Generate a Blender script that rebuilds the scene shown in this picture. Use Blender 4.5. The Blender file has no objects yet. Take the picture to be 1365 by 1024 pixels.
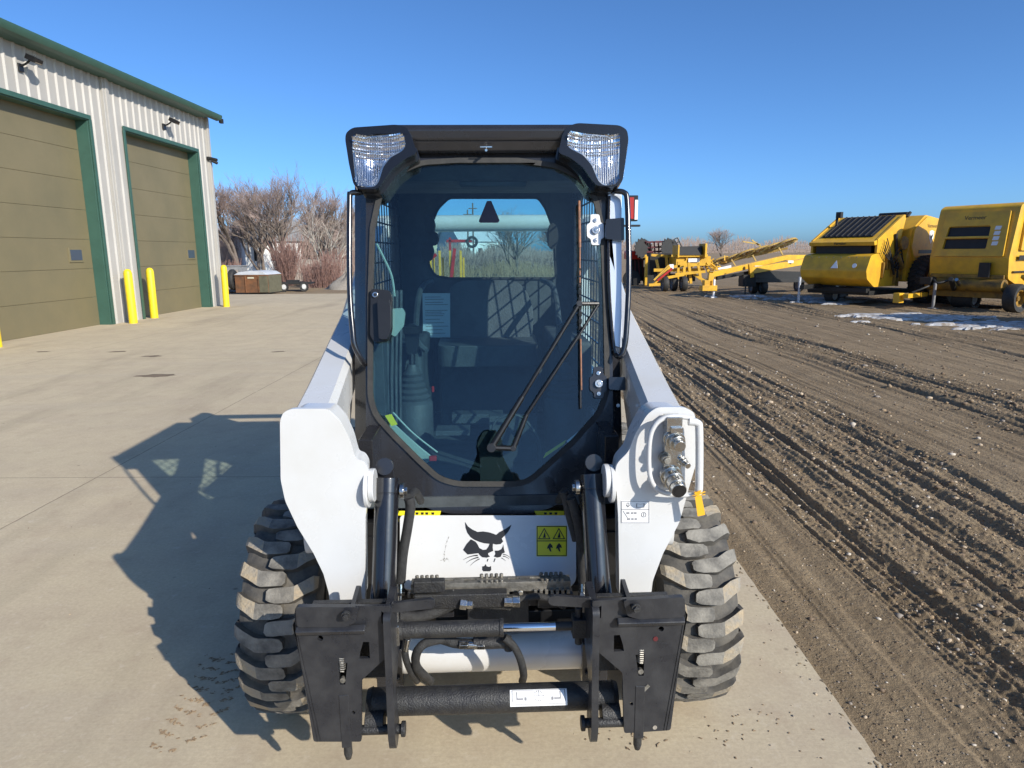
import bpy, bmesh, math, random
import numpy as np
from mathutils import Vector, Matrix
from mathutils.geometry import tessellate_polygon
R = math.radians
S = bpy.context.scene
COL = S.collection
random.seed(7)
# ------------------------------------------------------------------ camera
FPX = 910.0; CH = 1.707; _t = R(11.0); _y = R(2.0); _a = R(.45)
Fw = Vector((math.sin(_y)*math.cos(_t), math.cos(_y)*math.cos(_t), -math.sin(_t)))
Rw = Vector((math.cos(_y), -math.sin(_y), 0)); Uw = Rw.cross(Fw)
R2 = math.cos(_a)*Rw - math.sin(_a)*Uw; U2 = math.sin(_a)*Rw + math.cos(_a)*Uw
CAM = Vector((0, 0, CH))
def ray(x, y): return (x-682.5)*R2 + (512-y)*U2 + FPX*Fw
def P(x, y, Y=None, Z=None):
    """survey helper: photo measurement + known distance (or height) -> world point"""
    d = ray(x, y); k = Y/d.y if Y is not None else (Z-CH)/d.z
    return CAM + k*d
def Q(pts, Y): return [(p.x, p.z) for p in (P(a, b, Y) for a, b in pts)]
cam = bpy.data.objects.new('camera', bpy.data.cameras.new('camera'))
COL.objects.link(cam); S.camera = cam
cam.data.sensor_width = 36; cam.data.lens = 24; cam.data.clip_start = .05; cam.data.clip_end = 6000
m = Matrix.Identity(4)
for i in range(3):
    m[i][0] = R2[i]; m[i][1] = U2[i]; m[i][2] = -Fw[i]; m[i][3] = CAM[i]
cam.matrix_world = m
# ------------------------------------------------------------------ world and sun
SUN_EL, SUN_AZ = R(27.7), R(138.2)
w = bpy.data.worlds.new("World"); S.world = w; w.use_nodes = True
nt = w.node_tree; bg = nt.nodes['Background']
sky = nt.nodes.new('ShaderNodeTexSky'); sky.sky_type = 'NISHITA'; sky.sun_disc = False
sky.sun_elevation = SUN_EL; sky.sun_rotation = SUN_AZ; sky.altitude = 300
sky.air_density = .6; sky.dust_density = 1.4; sky.ozone_density = 6.0
tn = nt.nodes.new('ShaderNodeMix'); tn.data_type = 'RGBA'; tn.blend_type = 'MULTIPLY'; tn.inputs[0].default_value = 1; tn.inputs[7].default_value = (.74, .96, 1.05, 1)
nt.links.new(sky.outputs[0], tn.inputs[6]); nt.links.new(tn.outputs[2], bg.inputs[0]); bg.inputs[1].default_value = .137
sl = bpy.data.lights.new('sun', 'SUN'); sl.energy = 4.3; sl.angle = R(.53); sl.color = (1, .93, .82)
so = bpy.data.objects.new('sun', sl); COL.objects.link(so)
sd = Vector((math.cos(SUN_EL)*math.sin(SUN_AZ), math.cos(SUN_EL)*math.cos(SUN_AZ), math.sin(SUN_EL)))
so.rotation_euler = sd.to_track_quat('Z', 'Y').to_euler(); so.location = sd*50
S.view_settings.view_transform = 'Standard'; S.view_settings.look = 'None'
S.view_settings.exposure = .45; S.view_settings.gamma = 1
S.render.engine = 'CYCLES'
S.cycles.max_bounces = 10; S.cycles.transparent_max_bounces = 24
# ------------------------------------------------------------------ materials
def mat(name, col, rough=.5, metal=0., spec=.5, var=0., vs=5., bump=0., bs=60., col2=None, dirt=0., coat=0., rv=0.):
    M = bpy.data.materials.new(name); M.use_nodes = True
    t = M.node_tree; L = t.links.new; b = t.nodes['Principled BSDF']
    b.inputs['Base Color'].default_value = (*col, 1); b.inputs['Roughness'].default_value = rough
    b.inputs['Metallic'].default_value = metal; b.inputs['Specular IOR Level'].default_value = spec
    if coat: b.inputs['Coat Weight'].default_value = coat; b.inputs['Coat Roughness'].default_value = .04
    tc = t.nodes.new('ShaderNodeTexCoord')
    n = t.nodes.new('ShaderNodeTexNoise'); n.inputs['Scale'].default_value = vs; n.inputs['Detail'].default_value = 6
    n.inputs['Roughness'].default_value = .62
    L(tc.outputs['Object'], n.inputs['Vector'])
    if var or col2:
        mx = t.nodes.new('ShaderNodeMix'); mx.data_type = 'RGBA'
        c2 = col2 or tuple(c*(1-var) for c in col)
        mx.inputs[6].default_value = (*col, 1); mx.inputs[7].default_value = (*c2, 1)
        rr = t.nodes.new('ShaderNodeMapRange'); rr.inputs[1].default_value = .38; rr.inputs[2].default_value = .66
        L(n.outputs[0], rr.inputs[0]); L(rr.outputs[0], mx.inputs[0]); L(mx.outputs[2], b.inputs['Base Color'])
        if rv:
            r3 = t.nodes.new('ShaderNodeMapRange'); r3.inputs[3].default_value = max(0.02, rough-rv); r3.inputs[4].default_value = rough+rv
            L(rr.outputs[0], r3.inputs[0]); L(r3.outputs[0], b.inputs['Roughness'])
    if bump:
        n2 = t.nodes.new('ShaderNodeTexNoise'); n2.inputs['Scale'].default_value = bs; n2.inputs['Detail'].default_value = 5
        L(tc.outputs['Object'], n2.inputs['Vector'])
        bn = t.nodes.new('ShaderNodeBump'); bn.inputs['Strength'].default_value = bump; bn.inputs['Distance'].default_value = .01
        L(n2.outputs[0], bn.inputs['Height']); L(bn.outputs[0], b.inputs['Normal'])
    return M
M = {}
M['white'] = mat('white_paint', (.60, .605, .605), .30, col2=(.555, .55, .53), rv=.08, vs=3.2, coat=.3, bump=.015, bs=30)
M['frame'] = mat('charcoal_paint', (.021, .021, .024), .27, var=.3, vs=9, coat=.25, bump=.02, bs=80, rv=.08)
M['hitch'] = mat('hitch_paint', (.019, .020, .024), .38, col2=(.034, .034, .036), vs=14, bump=.06, bs=120, rv=.12)
M['cast'] = mat('textured_black', (.016, .016, .018), .5, col2=(.034, .033, .031), vs=30, bump=.35, bs=220)
M['cyl'] = mat('cylinder_black', (.012, .012, .015), .24, var=.3, vs=12, coat=.5, spec=.5, bump=.01, bs=60, rv=.06)
M['blackp'] = mat('black_plastic', (.012, .012, .013), .35, var=.3, vs=20, bump=.04, bs=200)
M['pod'] = mat('gloss_black', (.008, .008, .009), .18, coat=.5)
M['rubber'] = mat('black_rubber', (.018, .018, .018), .7, col2=(.035, .033, .03), vs=20, bump=.1, bs=150)
M['hose'] = mat('hose_sleeve', (.016, .016, .017), .6, col2=(.035, .035, .035), vs=60, bump=.5, bs=400)
M['steel'] = mat('zinc_steel', (.62, .61, .58), .25, metal=1, var=.3, vs=40, rv=.1, bump=.05, bs=200)
M['chrome'] = mat('chrome_rod', (.8, .8, .82), .06, metal=1)
M['dullsteel'] = mat('worn_steel', (.33, .31, .27), .5, metal=.7, col2=(.16, .15, .13), vs=40, bump=.2, bs=150)
M['tyre'] = mat('tyre_rubber', (.052, .049, .045), .8, col2=(.125, .112, .092), vs=14, bump=.15, bs=90)
M['lug'] = mat('dusty_tread', (.245, .228, .195), .85, col2=(.085, .08, .072), vs=13, bump=.3, bs=110)
M['mud'] = mat('tread_mud', (.26, .235, .195), .88, col2=(.37, .29, .185), vs=24, bump=.5, bs=90)
M['yellow'] = mat('machine_yellow', (.72, .41, .025), .45, col2=(.55, .31, .03), vs=3, coat=.15, bump=.02, bs=20)
M['yline'] = mat('bollard_yellow', (.80, .60, .02), .45, var=.12, vs=5)
M['ydecal'] = mat('decal_yellow', (.80, .68, .02), .4)
M['tagy'] = mat('tag_orange', (.80, .42, .02), .5)
M['ink'] = mat('decal_ink', (.012, .012, .013), .4)
M['greyink'] = mat('grey_ink', (.22, .22, .23), .5)
M['red'] = mat('red_paint', (.45, .018, .012), .4, var=.3, vs=4)
M['orange'] = mat('wiper_rust', (.30, .12, .055), .6, col2=(.13, .07, .045), vs=60)
M['dark'] = mat('machine_black', (.014, .014, .014), .6, var=.4, vs=8)  # black of machine parts; also fills their openings
M['decal'] = mat('white_decal', (.78, .78, .78), .4)
M['inside'] = mat('cab_interior', (.075, .088, .095), .75, col2=(.03, .036, .04), vs=6, bump=.1, bs=150)
M['seat'] = mat('seat_vinyl', (.075, .085, .09), .55, col2=(.05, .055, .06), vs=10, bump=.2, bs=120)
M['lightgrey'] = mat('pale_interior', (.42, .50, .44), .5)
M['rim'] = mat('wheel_rim', (.62, .62, .60), .45, var=.25, vs=6)
M['bark'] = mat('bark', (.20, .16, .13), .9, col2=(.12, .095, .08), vs=3)
M['twig'] = mat('twigs', (.38, .285, .245), .9, col2=(.28, .21, .18), vs=1)
M['birch'] = mat('pale_bark', (.46, .42, .36), .9, var=.3, vs=3)
M['redtwig'] = mat('red_twigs', (.26, .15, .12), .9, col2=(.2, .12, .1), vs=2)
M['rust'] = mat('rusty_steel', (.20, .085, .035), .85, col2=(.10, .055, .03), vs=2.5, bump=.2, bs=30)
M['green'] = mat('green_trim', (.04, .10, .075), .45, var=.15, vs=3)
M['snow'] = mat('snow_crust', (.44, .46, .49), .8, col2=(.20, .165, .13), vs=5, bump=.4, bs=12)  # base dimmed and blued as if in shade; brown mottling is dirt
M['fence'] = mat('grey_wood', (.38, .32, .27), .85, var=.35, vs=4)
M['house'] = mat('house_siding', (.74, .74, .72), .7, var=.08, vs=3)
M['shingle'] = mat('roof_shingle', (.26, .26, .26), .9, var=.3, vs=9)
M['gravel'] = mat('gravel_heap', (.33, .29, .24), .95, var=.3, vs=12, bump=.6, bs=30)
def glass(name, tint, refl=1.0, base=.045):
    G = bpy.data.materials.new(name); G.use_nodes = True; t = G.node_tree; t.nodes.clear(); L = t.links.new
    o = t.nodes.new('ShaderNodeOutputMaterial'); tr = t.nodes.new('ShaderNodeBsdfTransparent'); gl = t.nodes.new('ShaderNodeBsdfGlossy')
    tr.inputs[0].default_value = (*tint, 1); gl.inputs['Roughness'].default_value = .015
    lw = t.nodes.new('ShaderNodeLayerWeight'); lw.inputs[0].default_value = .5
    pw = t.nodes.new('ShaderNodeMath'); pw.operation = 'POWER'; pw.inputs[1].default_value = 4.5; L(lw.outputs['Facing'], pw.inputs[0])
    ma = t.nodes.new('ShaderNodeMath'); ma.operation = 'MULTIPLY_ADD'; ma.inputs[1].default_value = .8*refl; ma.inputs[2].default_value = base
    L(pw.outputs[0], ma.inputs[0]); mx = t.nodes.new('ShaderNodeMixShader'); L(ma.outputs[0], mx.inputs[0])
    L(tr.outputs[0], mx.inputs[1]); L(gl.outputs[0], mx.inputs[2]); L(mx.outputs[0], o.inputs[0])
    return G
M['glass'] = glass('tinted_glass', (.69, .82, .845), base=.045)
M['rglass'] = glass('rear_glass', (.84, .96, .96), .6, .03)
M['winglass'] = mat('dark_window', (.02, .025, .03), .06)
# ------------------------------------------------------------------ mesh building
def rnd(poly, r, n=4):
    out = []; N = len(poly)
    for i in range(N):
        a, b, c = (Vector(poly[i-1]), Vector(poly[i]), Vector(poly[(i+1) % N]))
        d1 = (a-b); d2 = (c-b); k1 = min(r, d1.length*.45); k2 = min(r, d2.length*.45)
        if d1.length < 1e-9 or d2.length < 1e-9: continue
        if d1.normalized().dot(d2.normalized()) < -.985: out.append(tuple(b)); continue
        p = b+d1.normalized()*k1; q = b+d2.normalized()*k2
        for j in range(n+1):
            s = j/n; out.append(tuple((1-s)**2*p+2*s*(1-s)*b+s*s*q))
    return out
def circ(cx, cy, r, n=20, ry=None): return [(cx+r*math.cos(2*math.pi*i/n), cy+(ry or r)*math.sin(2*math.pi*i/n)) for i in range(n)]
def area(p): return sum(p[i-1][0]*p[i][1]-p[i][0]*p[i-1][1] for i in range(len(p)))
def frameM(o, u, v):
    o, u, v = Vector(o), Vector(u).normalized(), Vector(v).normalized(); n = u.cross(v)
    X = Matrix.Identity(4)
    for i in range(3): X[i][0] = u[i]; X[i][1] = v[i]; X[i][2] = n[i]; X[i][3] = o[i]
    return X
def FY(Y): return frameM((0, Y, 0), (1, 0, 0), (0, 0, 1))       # local (x, z), +w towards -Y
def FX(X, s=1): return frameM((X, 0, 0), (0, 1, 0), (0, 0, 1))  # local (y, z), +w towards +X
def FZ(Z): return frameM((0, 0, Z), (1, 0, 0), (0, 1, 0))
class MB:
    def __init__(s): s.v = []; s.f = []; s.mi = []; s.m = 0
    def add(s, vs, fs, T=None):
        k = len(s.v); s.v += [tuple(T @ Vector(p)) if T else tuple(p) for p in vs]
        s.f += [tuple(i+k for i in f) for f in fs]; s.mi += [s.m]*len(fs); return s
    def box(s, c, d, T=None, rot=None):
        x, y, z = d[0]/2, d[1]/2, d[2]/2
        vs = [Vector((a*x, b*y, e*z)) for e in (-1, 1) for b in (-1, 1) for a in (-1, 1)]
        if rot: vs = [rot @ q for q in vs]
        vs = [q+Vector(c) for q in vs]
        return s.add(vs, [(0, 2, 3, 1), (4, 5, 7, 6), (0, 1, 5, 4), (2, 6, 7, 3), (0, 4, 6, 2), (1, 3, 7, 5)], T)
    def prism(s, poly, d0, d1, T=None, holes=()):
        """poly in local (u, v); extruded from w=d0 up to w=d1"""
        if area(poly) < 0: poly = poly[::-1]
        hs = [h if area(h) < 0 else h[::-1] for h in holes]
        loops = [[Vector((a, b, 0)) for a, b in L_] for L_ in [poly]+hs]
        flat = [q for L_ in loops for q in L_]; N = len(flat)
        tri = tessellate_polygon(loops)
        vs = [(q.x, q.y, d0) for q in flat]+[(q.x, q.y, d1) for q in flat]; fs = []
        for t in tri:
            a, b, c = (flat[i] for i in t)
            if (b-a).cross(c-a).z < 0: t = (t[0], t[2], t[1])
            fs.append((t[0]+N, t[1]+N, t[2]+N)); fs.append((t[0], t[2], t[1]))
        k = 0
        for L_ in loops:
            n = len(L_)
            for i in range(n): a = k+i; b = k+(i+1) % n; fs.append((a, b, b+N, a+N))
            k += n
        return s.add(vs, fs, T)
    def cyl(s, p0, p1, r, n=20, r2=None, cap=True, T=None):
        p0, p1 = Vector(p0), Vector(p1); d = (p1-p0).normalized(); r2 = r if r2 is None else r2
        a = d.orthogonal().normalized(); b = d.cross(a); vs = []
        for p, q in ((p0, r), (p1, r2)):
            vs += [p+q*(math.cos(2*math.pi*i/n)*a+math.sin(2*math.pi*i/n)*b) for i in range(n)]
        fs = [(i, (i+1) % n, (i+1) % n+n, i+n) for i in range(n)]
        if cap: fs += [tuple(range(n-1, -1, -1)), tuple(range(n, 2*n))]
        return s.add(vs, fs, T)
    def tube(s, pts, r, n=8, sub=0, T=None, closed=False):
        p = [Vector(q) for q in pts]
        if sub:
            q = []; N = len(p)
            for i in range(N if closed else N-1):
                a, b, c, d = (p[i-1], p[i], p[(i+1) % N], p[(i+2) % N]) if closed else (p[max(i-1, 0)], p[i], p[i+1], p[min(i+2, N-1)])
                for j in range(sub):
                    t = j/sub; q.append(.5*((2*b)+(-a+c)*t+(2*a-5*b+4*c-d)*t*t+(-a+3*b-3*c+d)*t**3))
            if not closed: q.append(p[-1])
            p = q
        N = len(p); rr = r if isinstance(r, (list, tuple)) else None
        vs = []; up = None
        for i in range(N):
            d = (p[(i+1) % N]-p[i-1]) if closed else (p[min(i+1, N-1)]-p[max(i-1, 0)])
            d.normalize()
            up = d.orthogonal().normalized() if up is None else (up-d*up.dot(d)).normalized()
            b = d.cross(up); q = rr[min(i*len(rr)//N, len(rr)-1)] if rr else r
            vs += [p[i]+q*(math.cos(2*math.pi*k/n)*up+math.sin(2*math.pi*k/n)*b) for k in range(n)]
        fs = [(i*n+k, i*n+(k+1) % n, ((i+1) % N)*n+(k+1) % n, ((i+1) % N)*n+k) for i in range(N if closed else N-1) for k in range(n)]
        if not closed: fs += [tuple(range(n-1, -1, -1)), tuple((N-1)*n+k for k in range(n))]
        return s.add(vs, fs, T)
    def lathe(s, prof, T=None, n=48, closed=True):
        """prof of (radius, w); turned about local w axis"""
        vs = [(r*math.cos(2*math.pi*i/n), r*math.sin(2*math.pi*i/n), z) for r, z in prof for i in range(n)]
        K = len(prof); fs = [(j*n+i, j*n+(i+1) % n, ((j+1) % K)*n+(i+1) % n, ((j+1) % K)*n+i) for j in range(K if closed else K-1) for i in range(n)]
        return s.add(vs, fs, T)
    def build(s, name, mt, parent=None, bev=0., ang=38, seg=2, kind=None):
        me = bpy.data.meshes.new(name); me.from_pydata(s.v, [], s.f)
        for q in (mt if isinstance(mt, (list, tuple)) else [mt]): me.materials.append(M[q] if isinstance(q, str) else q)
        me.polygons.foreach_set('material_index', s.mi)
        me.polygons.foreach_set('use_smooth', [True]*len(s.f))
        bm = bmesh.new(); bm.from_mesh(me); bmesh.ops.recalc_face_normals(bm, faces=bm.faces); bm.to_mesh(me); bm.free()
        me.set_sharp_from_angle(angle=R(ang)); me.update()
        o = bpy.data.objects.new(name, me); COL.objects.link(o)
        if parent: o.parent = parent
        if bev:
            b = o.modifiers.new('bevel', 'BEVEL'); b.width = bev; b.segments = seg; b.limit_method = 'ANGLE'; b.angle_limit = R(35); b.harden_normals = True
        if kind: o['kind'] = kind
        return o
def thing(name, label, cat, loc=(0, 0, 0), rz=0, group=None):
    o = bpy.data.objects.new(name, None); COL.objects.link(o); o.location = loc; o.rotation_euler = (0, 0, rz)
    o.empty_display_size = .2; o['label'] = label; o['category'] = cat
    if group: o['group'] = group
    return o
def tag(o, label, cat, group=None):
    o['label'] = label; o['category'] = cat
    if group: o['group'] = group
    return o
def copy_thing(o, parent=None):
    c = o.copy(); COL.objects.link(c); c.parent = parent
    for ch in list(o.children): copy_thing(ch, c)
    return c
def text_mb(txt, size, T, depth=.002, mb=None):
    cu = bpy.data.curves.new('lettering', 'FONT'); cu.body = txt; cu.size = size; cu.align_x = 'CENTER'; cu.align_y = 'CENTER'; cu.extrude = depth; cu.resolution_u = 3
    o = bpy.data.objects.new('lettering', cu); COL.objects.link(o)
    dg = bpy.context.evaluated_depsgraph_get(); me = bpy.data.meshes.new_from_object(o.evaluated_get(dg))
    mb = mb or MB(); mb.add([v.co.copy() for v in me.vertices], [tuple(p.vertices) for p in me.polygons], T)
    bpy.data.objects.remove(o); bpy.data.curves.remove(cu); bpy.data.meshes.remove(me)
    return mb
M['bluepane'] = mat('blue_pane', (.05, .07, .10), .08)
M['card'] = mat('card', (.50, .60, .66), .6)
M['redtag'] = mat('red_tag', (.16, .02, .03), .5)
M['birchtwig'] = mat('pale_twig', (.36, .30, .25), .9, col2=(.27, .21, .18), vs=1)
M['haztwig'] = mat('distant_twigs', (.30, .235, .20), .95)
M['weed'] = mat('dry_weeds', (.36, .26, .16), .95, var=.3, vs=1)
M['olivebox'] = mat('olive_steel', (.13, .12, .075), .8, var=.3, vs=3)
M['cover'] = mat('pale_cover', (.55, .57, .60), .6, var=.15, vs=3)
M['paleyel'] = mat('pale_yellow', (.55, .50, .36), .7)
M['darkyellow'] = mat('worn_yellow', (.34, .19, .025), .55, col2=(.10, .065, .02), vs=4)
M['dullyellow'] = mat('rake_yellow', (.52, .34, .09), .55, var=.3, vs=6)
M['darkred'] = mat('dark_red', (.10, .015, .018), .5)
M['brightred'] = mat('bright_red', (.60, .02, .012), .35)
M['reflector'] = mat('lamp_reflector', (.80, .80, .80), .12, metal=1, bump=.35, bs=45)
M['lens'] = glass('lamp_lens', (.93, .93, .95), .8, .09)
_t3 = M['lens'].node_tree; _w = _t3.nodes.new('ShaderNodeTexWave'); _w.inputs['Scale'].default_value = 38; _w.bands_direction = 'X'; _bn = _t3.nodes.new('ShaderNodeBump'); _bn.inputs['Strength'].default_value = .5; _bn.inputs['Distance'].default_value = .002
_tc = _t3.nodes.new('ShaderNodeTexCoord'); _t3.links.new(_tc.outputs['Object'], _w.inputs['Vector']); _t3.links.new(_w.outputs[1], _bn.inputs['Height'])
for _q in _t3.nodes:
    if _q.type == 'BSDF_GLOSSY': _t3.links.new(_bn.outputs[0], _q.inputs['Normal']); _q.inputs['Roughness'].default_value = .1

M['zinc'] = mat('zinc_plate', (.66, .66, .66), .38, metal=.35, var=.15, vs=30)
M['satin'] = mat('post_sheen', (.50, .54, .60), .3, metal=.5)
M['jacket'] = mat('dark_jacket', (.012, .012, .014), .9)
M['skin'] = mat('skin', (.45, .28, .20), .6)
# ================================================================== cab
CO = Vector((0, 2.42, .75)); CV = Vector((0, .258, .966)).normalized(); CN = Vector((1, 0, 0)).cross(CV)
def TP(off=0.): return frameM(CO+CN*off, (1, 0, 0), CV)
def D(pts, off=0.):
    out = []
    for x, y in pts:
        d = ray(x, y); o = CO+CN*off; k = (o-CAM).dot(CN)/d.dot(CN); q = CAM+k*d-o; out.append((q.x, q.dot(CV)))
    return out
def W(x, y, off=0.):
    d = ray(x, y); o = CO+CN*off; k = (o-CAM).dot(CN)/d.dot(CN); return CAM+k*d
# ================================================================== the skid-steer loader
LD = thing('skid_steer_loader', 'white skid-steer loader with black glass-doored cab, parked facing the camera on the concrete', 'loader', (0, 2.6, 0))
LOFF = Vector((0, -2.6, 0))
def part(mb, name, mt, parent=None, **k):
    """parts are modelled in world coordinates; the thing's origin is its base"""
    o = mb.build(name, mt, None, **k)
    par = parent or LD; o.parent = par
    if par is LD: o.location = LOFF
    return o
def mir(poly): return [(-a, b) for a, b in poly][::-1]
# ---- wheels
WR, WX = .395, .722
def make_wheel():
    hub = MB(); T = frameM((0, 0, 0), (0, 1, 0), (0, 0, 1))     # lathe axis = +X
    hub.lathe([(0.0001, .03), (.07, .03), (.085, .02), (.09, -.06), (.0001, -.06)], T, 24, closed=False)
    for i in range(8):
        a = i*math.pi/4; hub.cyl((.028, .062*math.cos(a), .062*math.sin(a)), (.045, .062*math.cos(a), .062*math.sin(a)), .011, 6)
    rim = MB()
    rim.lathe([(.215, .105), (.222, .11), (.205, .095), (.19, .04), (.10, .02), (.086, .0), (.1, -.01), (.185, .0), (.195, -.1), (.215, -.105)], T, 40, closed=False)
    ty = MB()
    prof = [(.205, .095), (.215, .118), (.265, .134), (.315, .134), (.345, .126), (.362, .10), (.369, .05), (.371, 0)]
    prof = prof+[(r, -z) for r, z in prof[-2::-1]]
    ty.lathe(prof, T, 72, closed=False)
    NL = 23; da = 2*math.pi/NL
    for side in (-1, 1):
        for i in range(NL):
            a0 = i*da+(da/2 if side > 0 else 0)+random.uniform(-.006, .006)
            # stations along the lug: w across, arc offset, half width, r outer, r inner
            st = [(-.030, 0, .014, .392, .360), (-.021, 0, .023, .395, .360), (.004, 0, .0265, .395, .36), (.050, .001, .0265, .394, .36),
                  (.064, .005, .027, .392, .36), (.098, .026, .026, .388, .35), (.122, .040, .025, .382, .345), (.136, .048, .022, .366, .335), (.141, .054, .016, .338, .318), (.137, .058, .012, .31, .30)]
            vs = []
            for (w_, so_, hw, ro, ri) in st:
                aa = a0+so_/WR
                for (sg, r_, wd) in ((-1, ri, 1.18), (-1, ro, .92), (1, ro, .92), (1, ri, 1.18)):
                    an = aa+sg*hw*wd/WR
                    jt = .0016 if r_ > .32 else 0; r_ += random.gauss(0, jt*.6); an += random.gauss(0, jt)/WR; vs.append((side*(w_+random.gauss(0, jt)), -r_*math.cos(an), r_*math.sin(an)))
            n = len(st); ft = []; fsid = []
            for k in range(n-1):
                for j in range(3):
                    q = (k*4+j, k*4+j+1, k*4+j+5, k*4+j+4)
                    (ft if j == 1 and k < 7 else fsid).append(q)
            fsid += [(0, 3, 2, 1), ((n-1)*4, (n-1)*4+1, (n-1)*4+2, (n-1)*4+3)]
            k0 = len(ty.v); ty.v += vs
            mud = random.random() < .75
            for q in ft:
                kk = q[0]//4; ty.f.append(tuple(x+k0 for x in q)); ty.mi.append(2 if (kk >= 4 and mud) else 1)
            for q in fsid: ty.f.append(tuple(x+k0 for x in q)); ty.mi.append(0)
    return hub, rim, ty
_h, _r, _t2 = make_wheel(); wheel0 = None
for (sx, Y) in ((-1, 2.46), (1, 2.46), (-1, 3.55), (1, 3.55)):
    if wheel0 is None:
        wheel0 = _h.build('wheel', 'blackp'); _r.build('rim', 'rim', wheel0)
        ty_o = _t2.build('tyre', ['tyre', 'lug', 'mud'], wheel0, ang=30)
        wv = wheel0; wv.parent = LD
    else:
        wv = copy_thing(wheel0, LD)
    wv.location = Vector((sx*WX, Y, WR-.006))+LOFF
    wv.rotation_euler = (R(11*(Y+sx)), 0, 0)
    if sx < 0: wv.scale = (-1, 1, 1)
# ---- lower body
b = MB()
for s in (-1, 1):
    b.prism([(2.30, .20), (2.30, .62), (2.2, .78), (2.55, .82), (4.35, .92), (4.62, .8), (4.62, .3), (4.3, .2)], -.02, .02, FX(s*.535))
b.box((0, 3.45, .22), (1.04, 2.3, .03)); b.box((0, 4.6, .62), (1.1, .05, .7))
part(b, 'chassis', 'white', bev=.006)
b = MB(); b.box((0, 2.395, .36), (1.04, .03, .32)); b.box((0, 2.33, .505), (.66, .1, .03))
for s in (-1, 1): b.box((s*.42, 2.38, .62), (.20, .04, .24)); b.box((s*.45, 2.9, .66), (.12, 1.1, .06))
b.box((-.02, 2.26, .49), (.22, .1, .09)); b.box((.05, 2.25, .42), (.5, .06, .07))
part(b, 'bulkhead', 'blackp', bev=.004)
# engine cover and tailgate behind the cab
b = MB()
b.prism([(3.95, .9), (3.95, 1.30), (4.1, 1.36), (4.6, 1.33), (4.68, 1.2), (4.68, .6), (3.95, .6)], -.5, .5, FX(0))
part(b, 'engine_cover', 'white', bev=.02)
b = MB(); b.box((0, 4.72, .85), (.9, .07, .8))
for i in range(8): b.box((0, 4.76, .6+i*.07), (.7, .012, .03))
part(b, 'tailgate', 'blackp', bev=.006)
for s in (-1, 1):
    b = MB(); b.prism(rnd([(4.15, .6), (4.72, .6), (4.72, 1.5), (4.62, 1.78), (4.4, 1.78), (4.25, 1.5)], .05), -.035, .035, FX(s*.60))
    part(b, 'rear_upright', 'white', bev=.006)
# ---- front panel with emblem and decals
PO = Vector((0, 2.14, .50)); PV = Vector((0, .60, .8)).normalized(); PN = Vector((1, 0, 0)).cross(PV); PY = 0
def fp(pts):
    out = []
    for x, y in pts:
        d = ray(x, y); k = (PO-CAM).dot(PN)/d.dot(PN); q = CAM+k*d-PO; out.append((q.x, q.dot(PV)))
    return out
b = MB(); b.prism(rnd(fp([(533, 687), (768, 687), (768, 775), (756, 786), (540, 786), (533, 775)]), .015), -.03, 0, frameM(PO, (1, 0, 0), PV))
fpan = part(b, 'front_panel', 'white', bev=.004)
def lg(pts): return fp([(600+a/10.24, 680+c/10.24) for a, c in pts])
b = MB(); TL = frameM(PO, (1, 0, 0), PV)
b.prism(lg([(205, 165), (245, 225), (300, 265), (375, 300), (450, 293), (530, 305), (585, 322), (630, 340), (670, 305), (760, 255), (838, 200), (820, 250), (795, 295), (750, 345), (705, 390), (725, 430), (690, 465), (630, 472), (585, 460), (582, 510), (588, 560), (560, 570), (520, 590), (520, 610), (545, 635), (500, 652), (440, 645), (405, 615), (390, 590), (350, 595), (240, 608), (178, 545), (225, 465), (285, 400), (350, 435), (375, 470), (400, 520), (450, 545), (495, 540), (525, 500), (540, 462), (470, 455), (400, 435), (330, 405), (280, 370), (235, 310), (212, 240)]), 0, .0015, TL)
b.prism(lg([(725, 470), (735, 530), (748, 580), (710, 595), (690, 640), (645, 650), (598, 635), (620, 600), (610, 555), (660, 555), (700, 535), (720, 500)]), 0, .0015, TL)
b.prism(lg([(485, 740), (500, 768), (530, 778), (560, 765), (562, 820), (540, 838), (460, 838), (440, 820), (440, 770), (470, 765)]), 0, .0015, TL)
b.prism(lg([(510, 670), (525, 668), (512, 705), (502, 700)]), 0, .0015, TL); b.prism(lg([(610, 660), (622, 665), (602, 712), (593, 708)]), 0, .0015, TL)
def whisk(a, c, d, w_=9):
    P0, P1, P2 = Vector(a), Vector(c), Vector(d); up = []; dn = []
    for i in range(7):
        t = i/6; q = (1-t)**2*P0+2*t*(1-t)*P1+t*t*P2; k = w_*(1-t*.85); up.append((q.x, q.y-k)); dn.append((q.x, q.y+k))
    b.prism(lg(up+dn[::-1]), 0, .0015, TL)
whisk((378, 620), (275, 620), (178, 682)); whisk((388, 647), (295, 660), (218, 724)); whisk((402, 668), (335, 695), (278, 758), 7)
whisk((722, 604), (790, 612), (828, 660), 6); whisk((722, 630), (770, 636), (808, 670), 6); whisk((702, 655), (735, 672), (760, 696), 5)
part(b, 'emblem', 'ink', fpan)
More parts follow.
